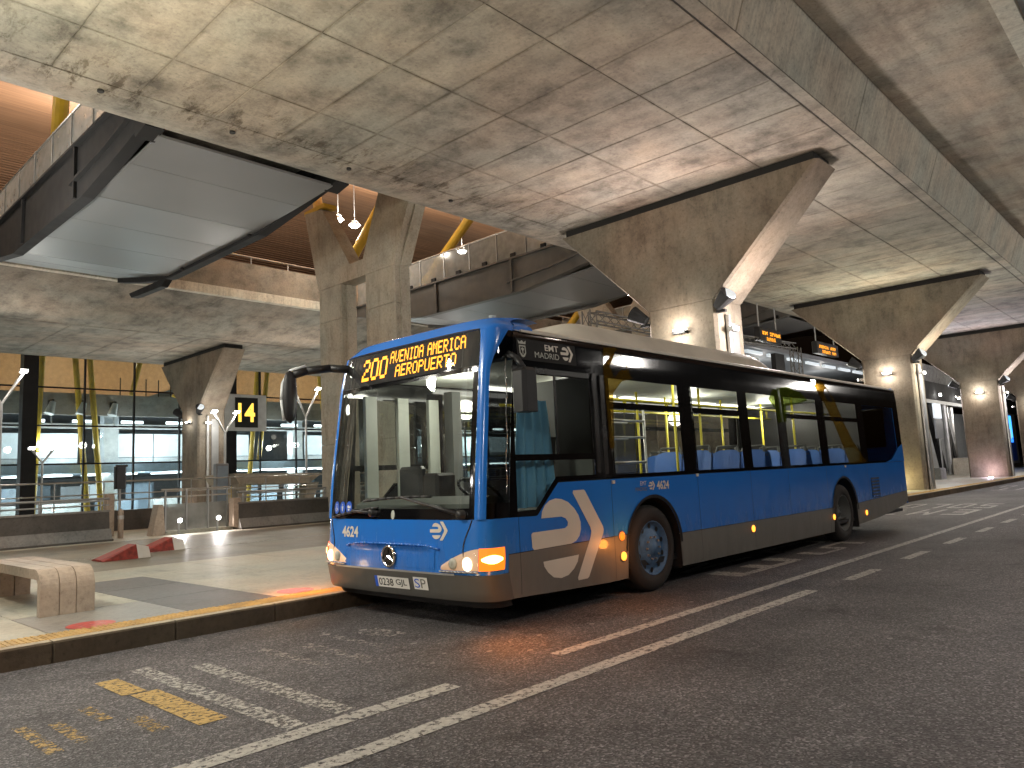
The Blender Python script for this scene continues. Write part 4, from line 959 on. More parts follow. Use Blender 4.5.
# destination display
dsp = bpart('destination_display', fpatch(-1.12, 1.12, 2.378, 2.742, -.004, 40, 6), 'dot_black')
for (a0, a1, z0, z1) in ((-1.12, 1.12, 2.738, 2.75), (-1.12, 1.12, 2.372, 2.384)):
    bpart('display_frame', fpatch(a0, a1, z0, z1, .008, 40, 1), 'busblack', dsp)
for e in (-1, 1):
    mb = MB(); mb.grid(lambda u, v: front(e * (.92 + .007 * u), 2.39 + .34 * v, .001), 1, 6); bpart('display_seam', mb, 'cabin', dsp)
bpart('display_cover', fpatch(-1.12, 1.12, 2.384, 2.738, .002, 40, 6), glass('display_glass', (.92, .92, .92), 1.0), dsp)
FONT = {'A': '01110 10001 10001 11111 10001 10001 10001', 'V': '10001 10001 10001 10001 10001 01010 00100', 'E': '11111 10000 10000 11110 10000 10000 11111',
        'N': '10001 11001 11001 10101 10011 10011 10001', 'I': '01110 00100 00100 00100 00100 00100 01110', 'D': '11110 10001 10001 10001 10001 10001 11110',
        'M': '10001 11011 10101 10101 10001 10001 10001', 'R': '11110 10001 10001 11110 10100 10010 10001', 'C': '01110 10001 10000 10000 10000 10001 01110',
        'O': '01110 10001 10001 10001 10001 10001 01110', 'P': '11110 10001 10001 11110 10000 10000 10000', 'U': '10001 10001 10001 10001 10001 10001 01110',
        'T': '11111 00100 00100 00100 00100 00100 00100', '2': '01110 10001 00001 00110 01000 10000 11111', '0': '01110 10001 10001 10001 10001 10001 01110', ' ': '00000 ' * 7}
def leds(txt, a0, z0, px, pz, grow=.5, thick=1):
    """dots on the display; reading direction runs from the kerb side (+a) to the driver side (-a)"""
    mb = MB(); cur = 0
    for ch in txt:
        rows = FONT[ch].split()
        for j, row in enumerate(rows):
            for i, c in enumerate(row):
                if c == '1':
                    a = a0 - (cur + i) * px; z = z0 + (6 - j) * pz
                    h, k = px * grow * 1.05, pz * grow * 1.05
                    mb.add([front(a + h, z - k, -.0005), front(a - h, z - k, -.0005), front(a - h, z + k, -.0005), front(a + h, z + k, -.0005)], [(0, 1, 2, 3)])
        cur += 6 if ch != ' ' else 4
    return mb
bpart('route_number', leds('200', .70, 2.455, .0265, .0335, .50), 'amber_led', dsp, False)
bpart('destination_line', leds('AVENIDA AMERICA', .215, 2.585, .0135, .0185, .47), 'amber_led', dsp, False)
bpart('destination_line', leds('AEROPUERTO', .10, 2.432, .0160, .0180, .47), 'amber_led', dsp, False)

# headlamps with indicators
def lampq(e, a0, a1, z0, z1, cut, of=.012):
    mb = MB()
    def f(u, v):
        a = a0 + (a1 - a0) * u; zz0 = z0; zz1 = z1 - cut * (1 - u) ** 1.5
        return front(e * a, zz0 + (zz1 - zz0) * v, of + .012 * math.sin(math.pi * v))
    return mb.grid(f, 14, 6)
for e in (-1, 1):
    h = bpart('headlamp', lampq(e, .74, 1.17, .535, .735, .14), glass('headlamp_cover', (.9, .9, .9), 1.2))
    bpart('lamp_bowl', lampq(e, .75, 1.17, .54, .73, .15, .0), emit('lamp_bowl', (1.0, .55, .28), .35 if e < 0 else .7, (.3, .28, .25)), h)
    for a_, r_, m_ in ((.90, .052, 'cabin_light'), (1.06, .062, 'head_lamp')):
        c_ = front(e * a_, .600, .014); bpart('reflector', MB().lathe([(r_, 0.004), (r_ * .95, -.006), (r_ * .5, -.012), (.0, -.014)], c_, 'x', 18), m_, h)
    bpart('lamp_rim', MB().path([front(e * (.74 + .43 * k / 10), .530, .02) for k in range(11)], .008, 6), 'steel_dull', h)
    bpart('indicator', lampq(e, 1.175, 1.43, .54, .735, .0), 'amber_lamp', h)
    hot = MB(); hot.grid(lambda u, v: front(e * (1.20 + .20 * u), .638 + .075 * (v - .5) * math.sin(math.pi * (.08 + .84 * u)), .030), 10, 4); bpart('bulb', hot, 'amber_hot', h)
    p = front(e * 1.3, .50, .40); lamp('POINT', p, 2.0, (1.0, .34, .05), .06, bus); lamp('SPOT', p, 20, (1.0, .26, .03), .12, bus, (.35, e * .45, -1), 158, 1.0)
    p = front(e * .95, .50, .60); lamp('POINT', p, 1.5, (1.0, .66, .3), .06, bus)
# three pointed star in a ring
em = MB(); cx, cy, cz = front(-.005, .635, .022)
em.lathe([(.105, 0), (.105, -.012), (.090, -.016), (.088, 0)], (cx, cy, cz), 'x', 28)
emb = bpart('emblem', em, 'chrome')
dk = MB().lathe([(.089, 0), (.089, -.004)], (cx, cy, cz), 'x', 28); bpart('emblem_field', dk, 'busblack', emb, False)
sm = MB()
for k in range(3):
    t = math.pi / 2 + k * 2 * math.pi / 3
    tip = (cx - .008, cy + .09 * math.cos(t), cz + .09 * math.sin(t))
    l_ = (cx - .008, cy + .017 * math.cos(t + 1.05), cz + .017 * math.sin(t + 1.05)); r_ = (cx - .008, cy + .017 * math.cos(t - 1.05), cz + .017 * math.sin(t - 1.05))
    top = (cx - .020, cy, cz)
    sm.add([tip, l_, r_, top], [(0, 1, 3), (0, 3, 2)])
bpart('emblem_star', sm, 'chrome', emb, False)
# plates
pl = MB(); p0 = front(.0, .385, .022)
def plate(u, v): return front(.24 - u, .335 + v, .02)
mb = MB(); mb.grid(lambda u, v: plate(.53 * u, .105 * v), 4, 1); npl = bpart('number_plate', mb, 'white', bus, False)
mb = MB(); mb.grid(lambda u, v: front(.24 - .045 * u, .335 + .105 * v, .0215), 1, 1); bpart('plate_band', mb, 'blue_sign', npl, False)
t_, w_ = text_mb('0238', .072, lambda u, v: front(.175 - u, .351 + v, .0222), .225, .01); bpart('plate_number', t_, 'sign_black', npl, False)
t_, w_ = text_mb('GJL', .072, lambda u, v: front(-.09 - u, .351 + v, .0222), .165, .01); bpart('plate_letters', t_, 'sign_black', npl, False)
mb = MB(); mb.grid(lambda u, v: front(-.36 - .20 * u, .345 + .115 * v, .02), 2, 1); spl = bpart('service_plate', mb, 'white', bus, False)
t_, w_ = text_mb('S', .085, lambda u, v: front(-.375 - u, .360 + v, .0222), .075); bpart('plate_letter', t_, 'blue_sign', spl, False)
t_, w_ = text_mb('P', .085, lambda u, v: front(-.465 - u, .360 + v, .0222), .07); bpart('plate_letter', t_, 'busgrey', spl, False)
# fleet number on the front
t_, w_ = text_mb('4624', .115, lambda u, v: front(.84 - u, .80 + v, .004), .30, .03); bpart('fleet_number', t_, 'vinyl', bus, False)

# the operator's mark: rounded 'e' with an arrow
ETOP = [(.81, .945), (.825, 1.01), (.87, 1.065), (.94, 1.105), (1.03, 1.12), (1.12, 1.11), (1.22, 1.075), (1.31, 1.01), (1.37, .94), (1.40, .87), (1.40, .80), (1.37, .735), (1.31, .69), (1.24, .672),
        (.69, .665), (.665, .69), (.66, .81), (.68, .825), (1.15, .828), (1.195, .85), (1.20, .885), (1.17, .92), (1.11, .942)]
ELOW = [(.81, .545), (1.345, .555), (1.32, .49), (1.26, .43), (1.17, .38), (1.06, .365), (.95, .385), (.87, .44), (.82, .50)]
CHEV = [(1.31, 1.185), (1.48, 1.185), (1.50, 1.17), (1.765, .80), (1.775, .765), (1.765, .73), (1.49, .325), (1.465, .31), (1.32, .31), (1.31, .335), (1.55, .71), (1.565, .765), (1.55, .81), (1.30, 1.16)]
def logo(fn):
    mb = MB()
    for poly in (ETOP, ELOW, CHEV):
        mb.add([fn((s - .66) / 1.115, (z - .31) / .875) for s, z in poly], [tuple(range(len(poly)))])
    return mb
bpart('operator_mark', logo(lambda u, v: side(-1, .66 + 1.115 * u, .31 + .875 * v, .0045)), 'vinyl', bus, False)
bpart('operator_mark', logo(lambda u, v: front(-.59 - .235 * u, .80 + .17 * v, .004)), 'vinyl', bus, False)
# small lettering above the front wheel
bpart('operator_mark', logo(lambda u, v: side(-1, 2.66 + .13 * u, 1.125 + .10 * v, .0045)), 'vinyl', bus, False)
t_, w_ = text_mb('EMT', .045, lambda u, v: side(-1, 2.50 + u, 1.185 + v, .0045), .12); bpart('lettering', t_, 'vinyl', bus, False)
t_, w_ = text_mb('MADRID', .04, lambda u, v: side(-1, 2.40 + u, 1.125 + v, .0045), .23); bpart('lettering', t_, 'busgrey', bus, False)
t_, w_ = text_mb('4624', .10, lambda u, v: side(-1, 2.83 + u, 1.125 + v, .0045), .26, .03); bpart('fleet_number', t_, 'vinyl', bus, False)
# sign above the cab window
sp = MB().add([side(-1, s, z, .006) for s, z in ((.62, 2.455), (1.52, 2.455), (1.52, 2.665), (.62, 2.665))], [(0, 1, 2, 3)])
sgn = bpart('cab_sign', sp, 'dot_black', bus, False)
t_, w_ = text_mb('EMT', .062, lambda u, v: side(-1, 1.03 + u, 2.572 + v, .008), .21, .015); bpart('lettering', t_, 'vinyl', sgn, False)
t_, w_ = text_mb('MADRID', .058, lambda u, v: side(-1, .87 + u, 2.492 + v, .008), .37); bpart('lettering', t_, 'cabin_light', sgn, False)
bpart('operator_mark', logo(lambda u, v: side(-1, 1.27 + .20 * u, 2.485 + .165 * v, .008)), 'vinyl', sgn, False)
cr = MB().add([side(-1, .64 + a * .115, 2.478 + b * .17, .008) for a, b in ((.1, .7), (.1, .25), (.3, .05), (.5, 0), (.7, .05), (.9, .25), (.9, .7))], [tuple(range(7))])
cr.add([side(-1, .64 + a * .115, 2.478 + b * .17, .008) for a, b in ((.0, 1.0), (.06, .78), (.94, .78), (1.0, 1.0), (.75, .88), (.5, 1.0), (.25, .88))], [tuple(range(7))])
crest = bpart('crest', cr, 'cabin_light', sgn, False)
bpart('crest_field', MB().add([side(-1, .64 + a * .115, 2.478 + b * .17, .0085) for a, b in ((.22, .62), (.22, .28), (.5, .12), (.78, .28), (.78, .62))], [tuple(range(5))]), 'dot_black', crest, False)
bpart('crest_tree', MB().add([side(-1, .64 + a * .115, 2.478 + b * .17, .009) for a, b in ((.45, .2), (.55, .2), (.55, .35), (.7, .5), (.5, .58), (.3, .5), (.45, .35))], [tuple(range(7))]), 'cabin_light', crest, False)
# accessibility stickers low on the windscreen
for k in range(3):
    a_ = .98 - .125 * k
    dc = MB(); dc.add([front(a_ + .056 * math.cos(t), 1.10 + .066 * math.sin(t), .006) for t in [q * math.pi / 10 for q in range(20)]], [tuple(range(20))])
    d_ = bpart('pictogram', dc, 'blue_sign', scr, False)
    g = MB(); f_ = lambda u, v: front(a_ - u, 1.10 + v, .0075)
    if k == 0: polys = [[(-.012, .035), (.0, .045), (.008, .03), (-.004, .022)], [(-.008, .02), (.004, .02), (.006, -.005), (.028, -.008), (.032, -.03), (.02, -.03), (.018, -.016), (-.006, -.014)], [(-.03, -.005), (-.02, -.03), (.005, -.04), (.008, -.032), (-.012, -.025), (-.022, -.005)]]
    elif k == 1: polys = [[(-.008, .03), (0, .04), (.008, .03), (0, .022)], [(-.018, .015), (.018, .015), (.012, -.01), (.006, -.038), (-.006, -.038), (-.012, -.01)]]
    else: polys = [[(-.03, .018), (-.005, .028), (.02, .01), (.03, .03), (.034, -.004), (.012, -.004), (-.02, -.004)], [(-.018, -.012), (.016, -.012), (.012, -.03), (-.012, -.03)]]
    for pg in polys: g.add([f_(*q) for q in pg], [tuple(range(len(pg)))])
    bpart('pictogram_figure', g, 'white', d_, False)
bpart('inspection_disc', MB().add([front(-.03 + .028 * math.cos(t), 1.03 + .045 * math.sin(t), .006) for t in [q * math.pi / 8 for q in range(16)]], [tuple(range(16))]), 'cabin_light', scr, False)
# wipers
for (pa, pz, ta, tz, ba0, bz0, ba1, bz1) in ((-1.0, 1.03, -.20, 1.20, .42, 1.165, -.62, 1.20), (.28, 1.05, .60, 1.075, 1.0, 1.00, .18, 1.10)):
    wp = MB(); wp.tube(front(pa, pz, .03), front(ta, tz, .05), .024, .013, 8)
    wpp = bpart('wiper_arm', wp, 'blackplastic', scr)
    wb = MB(); wb.path([front(ba0 + (ba1 - ba0) * k / 8, bz0 + (bz1 - bz0) * k / 8 + .012 * math.sin(k / 8 * math.pi), .035) for k in range(9)], .013, 6)
    bpart('wiper_blade', wb, 'blackplastic', wpp)
    bpart('wiper_pivot', MB().lathe([(.045, .0), (.04, -.05), (.02, -.06)], front(pa, pz, .0), 'x', 12), 'blackplastic', wpp)
# mirrors
ma = MB(); A0 = (BX + .42, BY + 1.02, 2.63)
ma.path([A0, (BX + .10, BY + 1.14, 2.64), (BX - .16, BY + 1.20, 2.60), (BX - .30, BY + 1.235, 2.55)], .046, 12)
mr = bpart('mirror_arm', ma, 'blackplastic')
mh = MB()
def mhf(u, v):
    t = u * 2 * math.pi; w = math.sin(math.pi * min(1, max(0, v))) ** .35
    return (BX - .34 + .085 * w * math.cos(t), BY + 1.235 + .058 * w * math.sin(t), 2.60 - .58 * v)
mh.grid(mhf, 20, 16)
bpart('mirror_head', mh, 'blackplastic', mr)
bpart('mirror_back', MB().path([(BX - .38, BY + 1.285, 2.06), (BX - .40, BY + 1.30, 2.28), (BX - .39, BY + 1.295, 2.46), (BX - .31, BY + 1.275, 2.60), (BX - .14, BY + 1.24, 2.66)], .020, 8), 'inner_white', mr)
m2 = MB().cbox(BX + .40, BX + .60, BY - 1.52, BY - 1.34, 1.93, 2.34, .035)
mm = bpart('mirror_head', m2, 'blackplastic', bus, False)
bpart('mirror_arm', MB().path([(BX + .50, BY - 1.43, 2.33), (BX + .48, BY - 1.36, 2.44), (BX + .50, BY - 1.24, 2.50)], .03, 8), 'blackplastic', mm)
# side lamps, vents, catches
for s, z, m_ in ((2.08, .67, 'amber_lamp'), (2.09, .46, 'amber_dim'), (5.12, .50, 'amber_dim'), (8.02, .45, 'amber_dim'), (9.55, .42, 'amber_dim')):
    p = side(-1, s, z, .0); lp_ = MB().lathe([(.048, .002), (.045, -.02), (.02, -.028)], p, 'y', 14)
    lo = bpart('side_lamp', lp_, m_); bpart('lamp_ring', MB().lathe([(.056, .002), (.058, -.010), (.05, -.012)], p, 'y', 14), 'busgrey', lo)
    if m_ == 'amber_lamp': lamp('POINT', (p[0], p[1] - .25, p[2] - .1), 3.5, (1., .30, .04), .05, bus).data.specular_factor = 0.0
for s, z in ((1.99, 1.255), (3.75, 1.275), (8.75, 1.27)):
    bpart('catch', MB().box(BX + s - .02, BX + s + .02, BY - 1.29, BY - 1.276, z - .03, z + .005), 'vinyl', bus, False)
vt = MB().box(BX + 9.98, BX + 10.42, BY - 1.281, BY - 1.276, .66, 1.02); vn = bpart('vent', vt, 'blackplastic', bus, False)
for k in range(6): bpart('louvre', MB().box(BX + 9.99, BX + 10.41, BY - 1.292, BY - 1.2815, .675 + .058 * k, .700 + .058 * k), 'bluepaint', vn, False)
# back of the bus
bk = MB()
def bp_(u, v):
    z = .45 + 2.33 * v; return (BX + 12.05 + .10 * (1 - abs(2 * u - 1) ** 6) - .12 * max(0, v - .75) * 2, BY + (2 * u - 1) * hwz(z), z)
bk.grid(bp_, 20, 12); bpart('rear_panel', bk, 'bluepaint')
for e in (-1, 1):
    bpart('tail_lamp', MB().box(BX + 12.05, BX + 12.13, BY + e * 1.16 - .06, BY + e * 1.16 + .06, .75, 1.05), 'red', bus, False)
bpart('rear_window', MB().box(BX + 12.10, BX + 12.156, BY - .95, BY + .95, 1.6, 2.4), 'busblack', bus, False)
# chassis
bpart('floor_pan', MB().box(BX + .5, BX + 11.9, BY - 1.2, BY + 1.2, .30, .36), 'blackplastic', bus, False)

# wheels
def wheel(x, sx, dual=False):
    yo = BY + sx * 1.225 - (sx * .0)
    d = -sx
    w = MB(); prof = [(.30, 0), (.40, -.012), (.455, .012), (.476, .045), (.478, .20), (.455, .255), (.40, .28), (.30, .27)]
    prof = [(r, d * o) for r, o in prof]
    w.lathe(prof, (x, yo, .478), 'y', 40, True)
    wh = bpart('wheel', w, 'tyre')
    ins = .02 if not dual else .16
    rm = MB().lathe([(q, d * o) for q, o in [(.306, .006), (.298, -.004), (.288, .004), (.280, .032 + ins), (.215, .028 + ins), (.175, .0 + ins * .8), (.16, -.006 + ins * .8), (.085, -.006 + ins * .8), (.075, -.03 + ins * .8), (.0, -.034 + ins * .8)]], (x, yo, .478), 'y', 36, False, False)
    rim = bpart('rim', rm, 'rim' if not dual else 'cabin', wh)
    bolts = MB()
    for k in range(10):
        t = k * math.pi / 5; c = (x + .125 * math.cos(t), yo, .478 + .125 * math.sin(t))
        bolts.tube((c[0], yo + d * (.0 + ins * .8), c[2]), (c[0], yo + d * (-.03 + ins * .8), c[2]), .014, .012, 6)
    bpart('wheel_nuts', bolts, 'steel_dull', wh, False)['kind'] = 'stuff'
    holes = MB()
    for k in range(10):
        t = (k + .5) * math.pi / 5
        for s_ in (.243,):
            c = (x + s_ * math.cos(t), yo + d * (.020 + ins), .478 + s_ * math.sin(t))
            holes.add([(c[0] + .030 * math.cos(q), c[1] , c[2] + .030 * math.sin(q)) for q in [j * math.pi / 5 for j in range(10)]], [tuple(range(10))])
    bpart('rim_holes', holes, 'sign_black', wh, False)['kind'] = 'stuff'
for s, r in AXL:
    for sx in (-1, 1): wheel(BX + s + .03, sx, s > 5)

# cabin
bpart('cabin_floor', MB().box(BX + .3, BX + 11.9, BY - 1.15, BY + 1.15, .37, .40), 'cabin', bus, False)
bpart('ceiling', MB().box(BX + .9, BX + 11.9, BY - 1.15, BY + 1.15, 2.52, 2.56), 'cabin_light', bus, False)
for e in (-1, 1):
    for k in range(6):
        x0 = BX + 2.1 + 1.6 * k
        bpart('ceiling_light', MB().box(x0, x0 + 1.35, BY + e * .78, BY + e * .90, 2.48, 2.518), 'strip_bus', bus, False)
for s_, e_ in ((1.3, 20), (3.2, 34), (6.4, 34), (9.2, 26)): lamp('POINT', (BX + s_, BY + .25, 2.32), e_, (1, .94, .82), .15, bus)
# dashboard, steering wheel, driver seat, cab partition, curtain
bpart('dashboard', MB().prism([(BX + .18, .55), (BX + .70, .55), (BX + .62, 1.12), (BX + .30, 1.19), (BX + .15, 1.12)], 'y', BY - 1.12, BY + .75), 'cabin', bus, False)
st = MB(); cc = Vector((BX + .72, BY - .55, 1.22)); nrm = Vector((.55, 0, .83)).normalized(); uu = nrm.orthogonal().normalized(); vv = nrm.cross(uu)
ring = [cc + .23 * (uu * math.cos(t) + vv * math.sin(t)) for t in [k * math.pi / 10 for k in range(21)]]
st.path(ring, .016, 6); st.tube(cc - nrm * .25, cc, .03, .05, 8); st.tube(ring[0], ring[10], .014)
bpart('steering_wheel', st, 'blackplastic')
ds = MB().cbox(BX + 1.0, BX + 1.48, BY - .82, BY - .32, .85, 1.0, .04); dso = bpart('driver_seat', ds, 'cabin', bus, False)
bpart('seat_back', MB().prism([(BX + 1.42, .98), (BX + 1.52, .98), (BX + 1.66, 1.75), (BX + 1.54, 1.75)], 'y', BY - .80, BY - .34), 'cabin', dso, False)
bpart('head_rest', MB().cbox(BX + 1.54, BX + 1.66, BY - .70, BY - .44, 1.78, 1.98, .03), 'cabin', dso, False)
bpart('ticket_machine', MB().cbox(BX + .50, BX + .78, BY - .16, BY + .16, 1.10, 1.42, .03), 'blackplastic', bus, False)
bpart('cab_monitor', MB().cbox(BX + .46, BX + .56, BY + .05, BY + .42, 1.15, 1.50, .03), 'blackplastic', bus, False)
bpart('notice', MB().box(BX + 1.95, BX + 1.955, BY - .72, BY - .52, 1.55, 1.72), 'white', bus, False)
# a light blue curtain gathered behind the driver's window
cu = MB()
def cf(u, v):
    w = .60 * (1 - .30 * v ** 2); s = .90 + (u - .5) * w
    return (BX + s, BY - 1.16 + .03 * math.sin(u * 26) * (1 - .3 * v), 1.05 + 1.03 * v)
cu.grid(cf, 50, 10); bpart('curtain', cu, 'curtain')
part_ = MB().box(BX + 1.86, BX + 1.90, BY - 1.12, BY - .15, .42, 2.40); bpart('cab_partition', part_, 'cabin', bus, False)
# pale door leaves on the kerb side seen through the windscreen
for s in (.55, 1.02, 1.50):
    bpart('door_leaf', MB().box(BX + s, BX + s + .16, BY + 1.10, BY + 1.15, .45, 2.34), 'cabin_light', bus, False)
bpart('door_frame', MB().box(BX + 1.80, BX + 1.95, BY + 1.0, BY + 1.15, .42, 2.45), 'cabin', bus, False)
bpart('engine_bulkhead', MB().box(BX + 10.05, BX + 10.1, BY - 1.15, BY + 1.15, .4, 2.5), 'blackplastic', bus, False)
# luggage rack, poles and seats
lr = MB()
for z in (1.45, 1.75, 1.95):
    for k in range(3): lr.tube((BX + 2.35, BY - .35 - .25 * k, z), (BX + 3.3, BY - .35 - .25 * k, z), .014)
for x in (2.35, 3.3):
    for yy in (.35, .85): lr.tube((BX + x, BY - yy, .4), (BX + x, BY - yy, 2.1), .016)
bpart('luggage_rack', lr, 'steel')
for i, (s, t) in enumerate([(2.4, -.45), (3.35, -.3), (4.2, -.75), (4.9, .3), (5.5, -.4), (6.1, .55), (6.9, -.45), (7.6, .35), (8.5, -.55), (9.3, .4), (4.5, .8)]):
    bpart('grab_pole', MB().tube((BX + s, BY + t, .4), (BX + s, BY + t, 2.52), .018, n=10), 'yellow_pole')
for e in (-1, 1): bpart('grab_rail', MB().tube((BX + 2.2, BY + e * .55, 2.25), (BX + 10.5, BY + e * .55, 2.25), .018, n=10), 'yellow_pole')
for s in (2.7, 3.3, 4.3, 5.2, 6.4, 7.4, 8.4):
    bpart('hand_strap', MB().add([(BX + s, BY - .55, 2.25), (BX + s + .10, BY - .55, 2.25), (BX + s + .05, BY - .55, 2.08)], [(0, 1, 2)]), 'yellow_pole', bus, False)
def busseat(s, t, face=1):
    m = MB().cbox(BX + s - .21, BX + s + .21, BY + t - .21, BY + t + .21, .80, .88, .03)
    o = bpart('passenger_seat', m, 'seat', bus, False)
    k = face
    b_ = MB()
    b_.grid(lambda u, v: (BX + s + k * (.19 + .14 * v + .025 * math.cos((u - .5) * 4)), BY + t - .21 + .42 * u * (1 - 0 * v), .84 + .74 * v - .05 * abs(2 * u - 1) ** 3 * v), 8, 6)
    b_.grid(lambda u, v: (BX + s + k * (.24 + .14 * v + .025 * math.cos((u - .5) * 4)), BY + t - .21 + .42 * u, .84 + .74 * v - .05 * abs(2 * u - 1) ** 3 * v), 8, 6)
    bpart('seat_back', b_, 'seat', o)
    bpart('seat_handle', MB().path([(BX + s + k * .35, BY + t - .19, 1.48), (BX + s + k * .38, BY + t - .15, 1.63), (BX + s + k * .38, BY + t + .15, 1.63), (BX + s + k * .35, BY + t + .19, 1.48)], .016, 6), 'cabin', o)
    bpart('seat_leg', MB().tube((BX + s, BY + t, .40), (BX + s, BY + t, .80), .03), 'cabin', o)
for s, f in ((4.1, 1), (4.9, 1), (5.7, 1), (6.5, -1), (7.2, 1), (8.0, -1), (8.9, 1), (9.6, 1)):
    for t in (-.92, -.48): busseat(s, t, f)
for s in (6.0, 7.0, 9.0):
    for t in (.92,): busseat(s, t, 1)

# ------------------------------------------------------------------ glass terminal behind the far viaduct
FY = 44.0
term = thing('terminal_building', 'glass fronted terminal behind the far viaduct, lit inside', 'building', (20, FY, 0))
MX = [13.47 + 2.53 * k for k in range(-5, 22)]
TZ = [-.9, 1.0, 3.0, 5.0, 7.0, 9.0, 11.0]
for x in MX: part('mullion', MB().box(x - .035, x + .035, FY - .02, FY + .16, -.9, 11.5), 'girder', term)
for z in TZ: part('transom', MB().box(MX[0], MX[-1], FY - .06, FY - .022, z - .045, z + .045), 'steel_dull' if z < 2 else 'girder', term)
for i in range(len(MX) - 1):
    pm = None
    for j in range(len(TZ) - 1):
        part('pane', MB().box(MX[i] + .04, MX[i + 1] - .04, FY + .05, FY + .07, TZ[j] + .05, TZ[j + 1] - .05), 'ext_glass', term)
# inside: slabs, fascias, walls
part('upper_floor', MB().box(-2, 75, FY + 2.0, FY + 16, 6.1, 6.75), 'inner_grey', term)
part('floor_fascia', MB().box(-2, 75, FY + 1.6, FY + 1.98, 5.75, 6.95), 'bar_light', term)
part('cornice', MB().box(-2, 75, FY + 2.6, FY + 2.9, 5.1, 5.35), 'inner_white', term)
part('middle_floor', MB().box(-2, 75, FY + 1.6, FY + 16, 2.55, 3.05), 'inner_blue', term)
part('ground_floor', MB().box(-2, 75, FY + .3, FY + 16, -.5, -.2), 'inner_white', term)
part('back_wall', MB().box(-2, 75, FY + 16, FY + 16.3, -.5, 6.1), 'inner_grey', term)
part('timber_wall', MB().box(-2, 75, FY + 13, FY + 13.2, 6.76, 13), 'lit_wood', term)
part('upper_ceiling', MB().box(-2, 75, FY + .3, FY + 16, 11.2, 11.4), 'lit_wood', term)
for k in range(22):                                     # obscured glass rooms on the middle floor
    x = 6 + 2.1 * k
    if k in (4, 9, 10, 15): continue
    part('room_panel', MB().box(x + .04, x + 2.06, FY + 4.0, FY + 4.06, 3.5, 4.9), 'lit_panel', term)
    part('room_base', MB().box(x + .04, x + 2.06, FY + 3.98, FY + 4.08, 3.06, 3.46), 'inner_white', term)
for k in range(9):                                     # pale columns inside
    part('inner_column', MB().box(9.4 + 6.1 * k, 10.2 + 6.1 * k, FY + 3.2, FY + 3.9, -.2, 6.09), 'inner_white', term)
rr_ = random.Random(11)
for k in range(26):
    x = 5 + 2.0 * k
    part('ceiling_strip', MB().box(x, x + rr_.uniform(.7, 1.5), FY + 2.2 + rr_.uniform(0, 2.5), FY + 2.4 + 3.0, 2.47, 2.53), 'strip', term)
for k in range(20):
    x = 6 + 2.6 * k
    part('ceiling_strip', MB().box(x, x + 1.2, FY + 3.0, FY + 3.14, 5.45, 5.6), 'strip', term)
for k in range(14):                                    # counters and desks on the ground floor
    x = 6.5 + 3.1 * k
    part('counter', MB().cbox(x, x + 2.2, FY + 4.6, FY + 5.5, -.2, .95, .05), 'inner_white' if k % 3 else 'inner_blue', term)
    part('notice_panel', MB().box(x + .3, x + 1.7, FY + 9.0, FY + 9.1, .9, 2.0), 'lit_panel' if k % 2 else 'inner_blue', term)
for k in range(12):
    x = 7 + 3.7 * k
    part('ground_screen', MB().box(x, x + 1.6, FY + 7.0, FY + 7.06, -.2, 1.9), 'inner_blue' if k % 2 else 'inner_grey', term)
# plant boxes with greenery are seen low down; escalator side upstairs
part('stair_flank', MB().prism([(17.0, 6.75), (23, 6.75), (23, 8.6), (22, 8.6)], 'y', FY + 5, FY + 5.3), 'inner_blue', term)
for k in range(6): part('baluster', MB().box(16.6 + .75 * k, 16.65 + .75 * k, FY + 4.0, FY + 4.05, 6.95, 8.3), 'girder', term)
# black steel posts and yellow raking props
for x in (10.38, 20.9, 31.0): part('steel_post', MB().box(x, x + .66, FY - .9, FY - .25, -.5, 12), 'girder', term)
for (xa, za, xb, zb) in ((13.0, 11.5, 14.06, .0), (13.75, 11.5, 14.75, .0), (11.75, 11.5, 11.4, 0.), (28.2, 11.5, 29.6, .0), (28.9, 11.5, 29.95, .0), (24.1, 11, 23.2, 0.0), (24.9, 11.5, 24.0, 3.05), (20.1, 11.5, 18.6, 6.9), (17.2, 11.5, 16.2, 6.9)):
    part('raking_prop', MB().tube((xa, FY + 1.0, za), (xb, FY + 1.0, zb), .15, n=12), 'yellow', term)
for k, x in enumerate((12.2, 13.7, 15.3)):
    pj = part('projector', MB().tube((x, FY + .9, 6.35), (x - .2, FY + .8, 5.7), .14, .24, 12), 'inner_white', term)
    part('projector_yoke', MB().box(x - .06, x + .06, FY + .9, FY + 1.6, 6.2, 6.5), 'girder', pj)
    part('projector_mount', MB().tube((x, FY + 1.0, 5.1), (x - .05, FY + 1.0, 5.75), .03), 'steel', pj)
for i in range(9):
    x = 7 + 4.6 * i
    lamp('POINT', (x, FY + .8, 4.1), 150, (1.0, .98, .95), .25, term); lamp('POINT', (x + 2.0, FY + 3.3, 4.2), 90, (.96, .98, 1.0), .25, term)
    lamp('POINT', (x + 1.4, FY + 3.0, 1.8), 190, (.96, .98, 1.0), .25, term)
    if i % 2 == 0: lamp('POINT', (x, FY + 7.0, 10.2), 420, (1.0, .84, .62), .3, term)

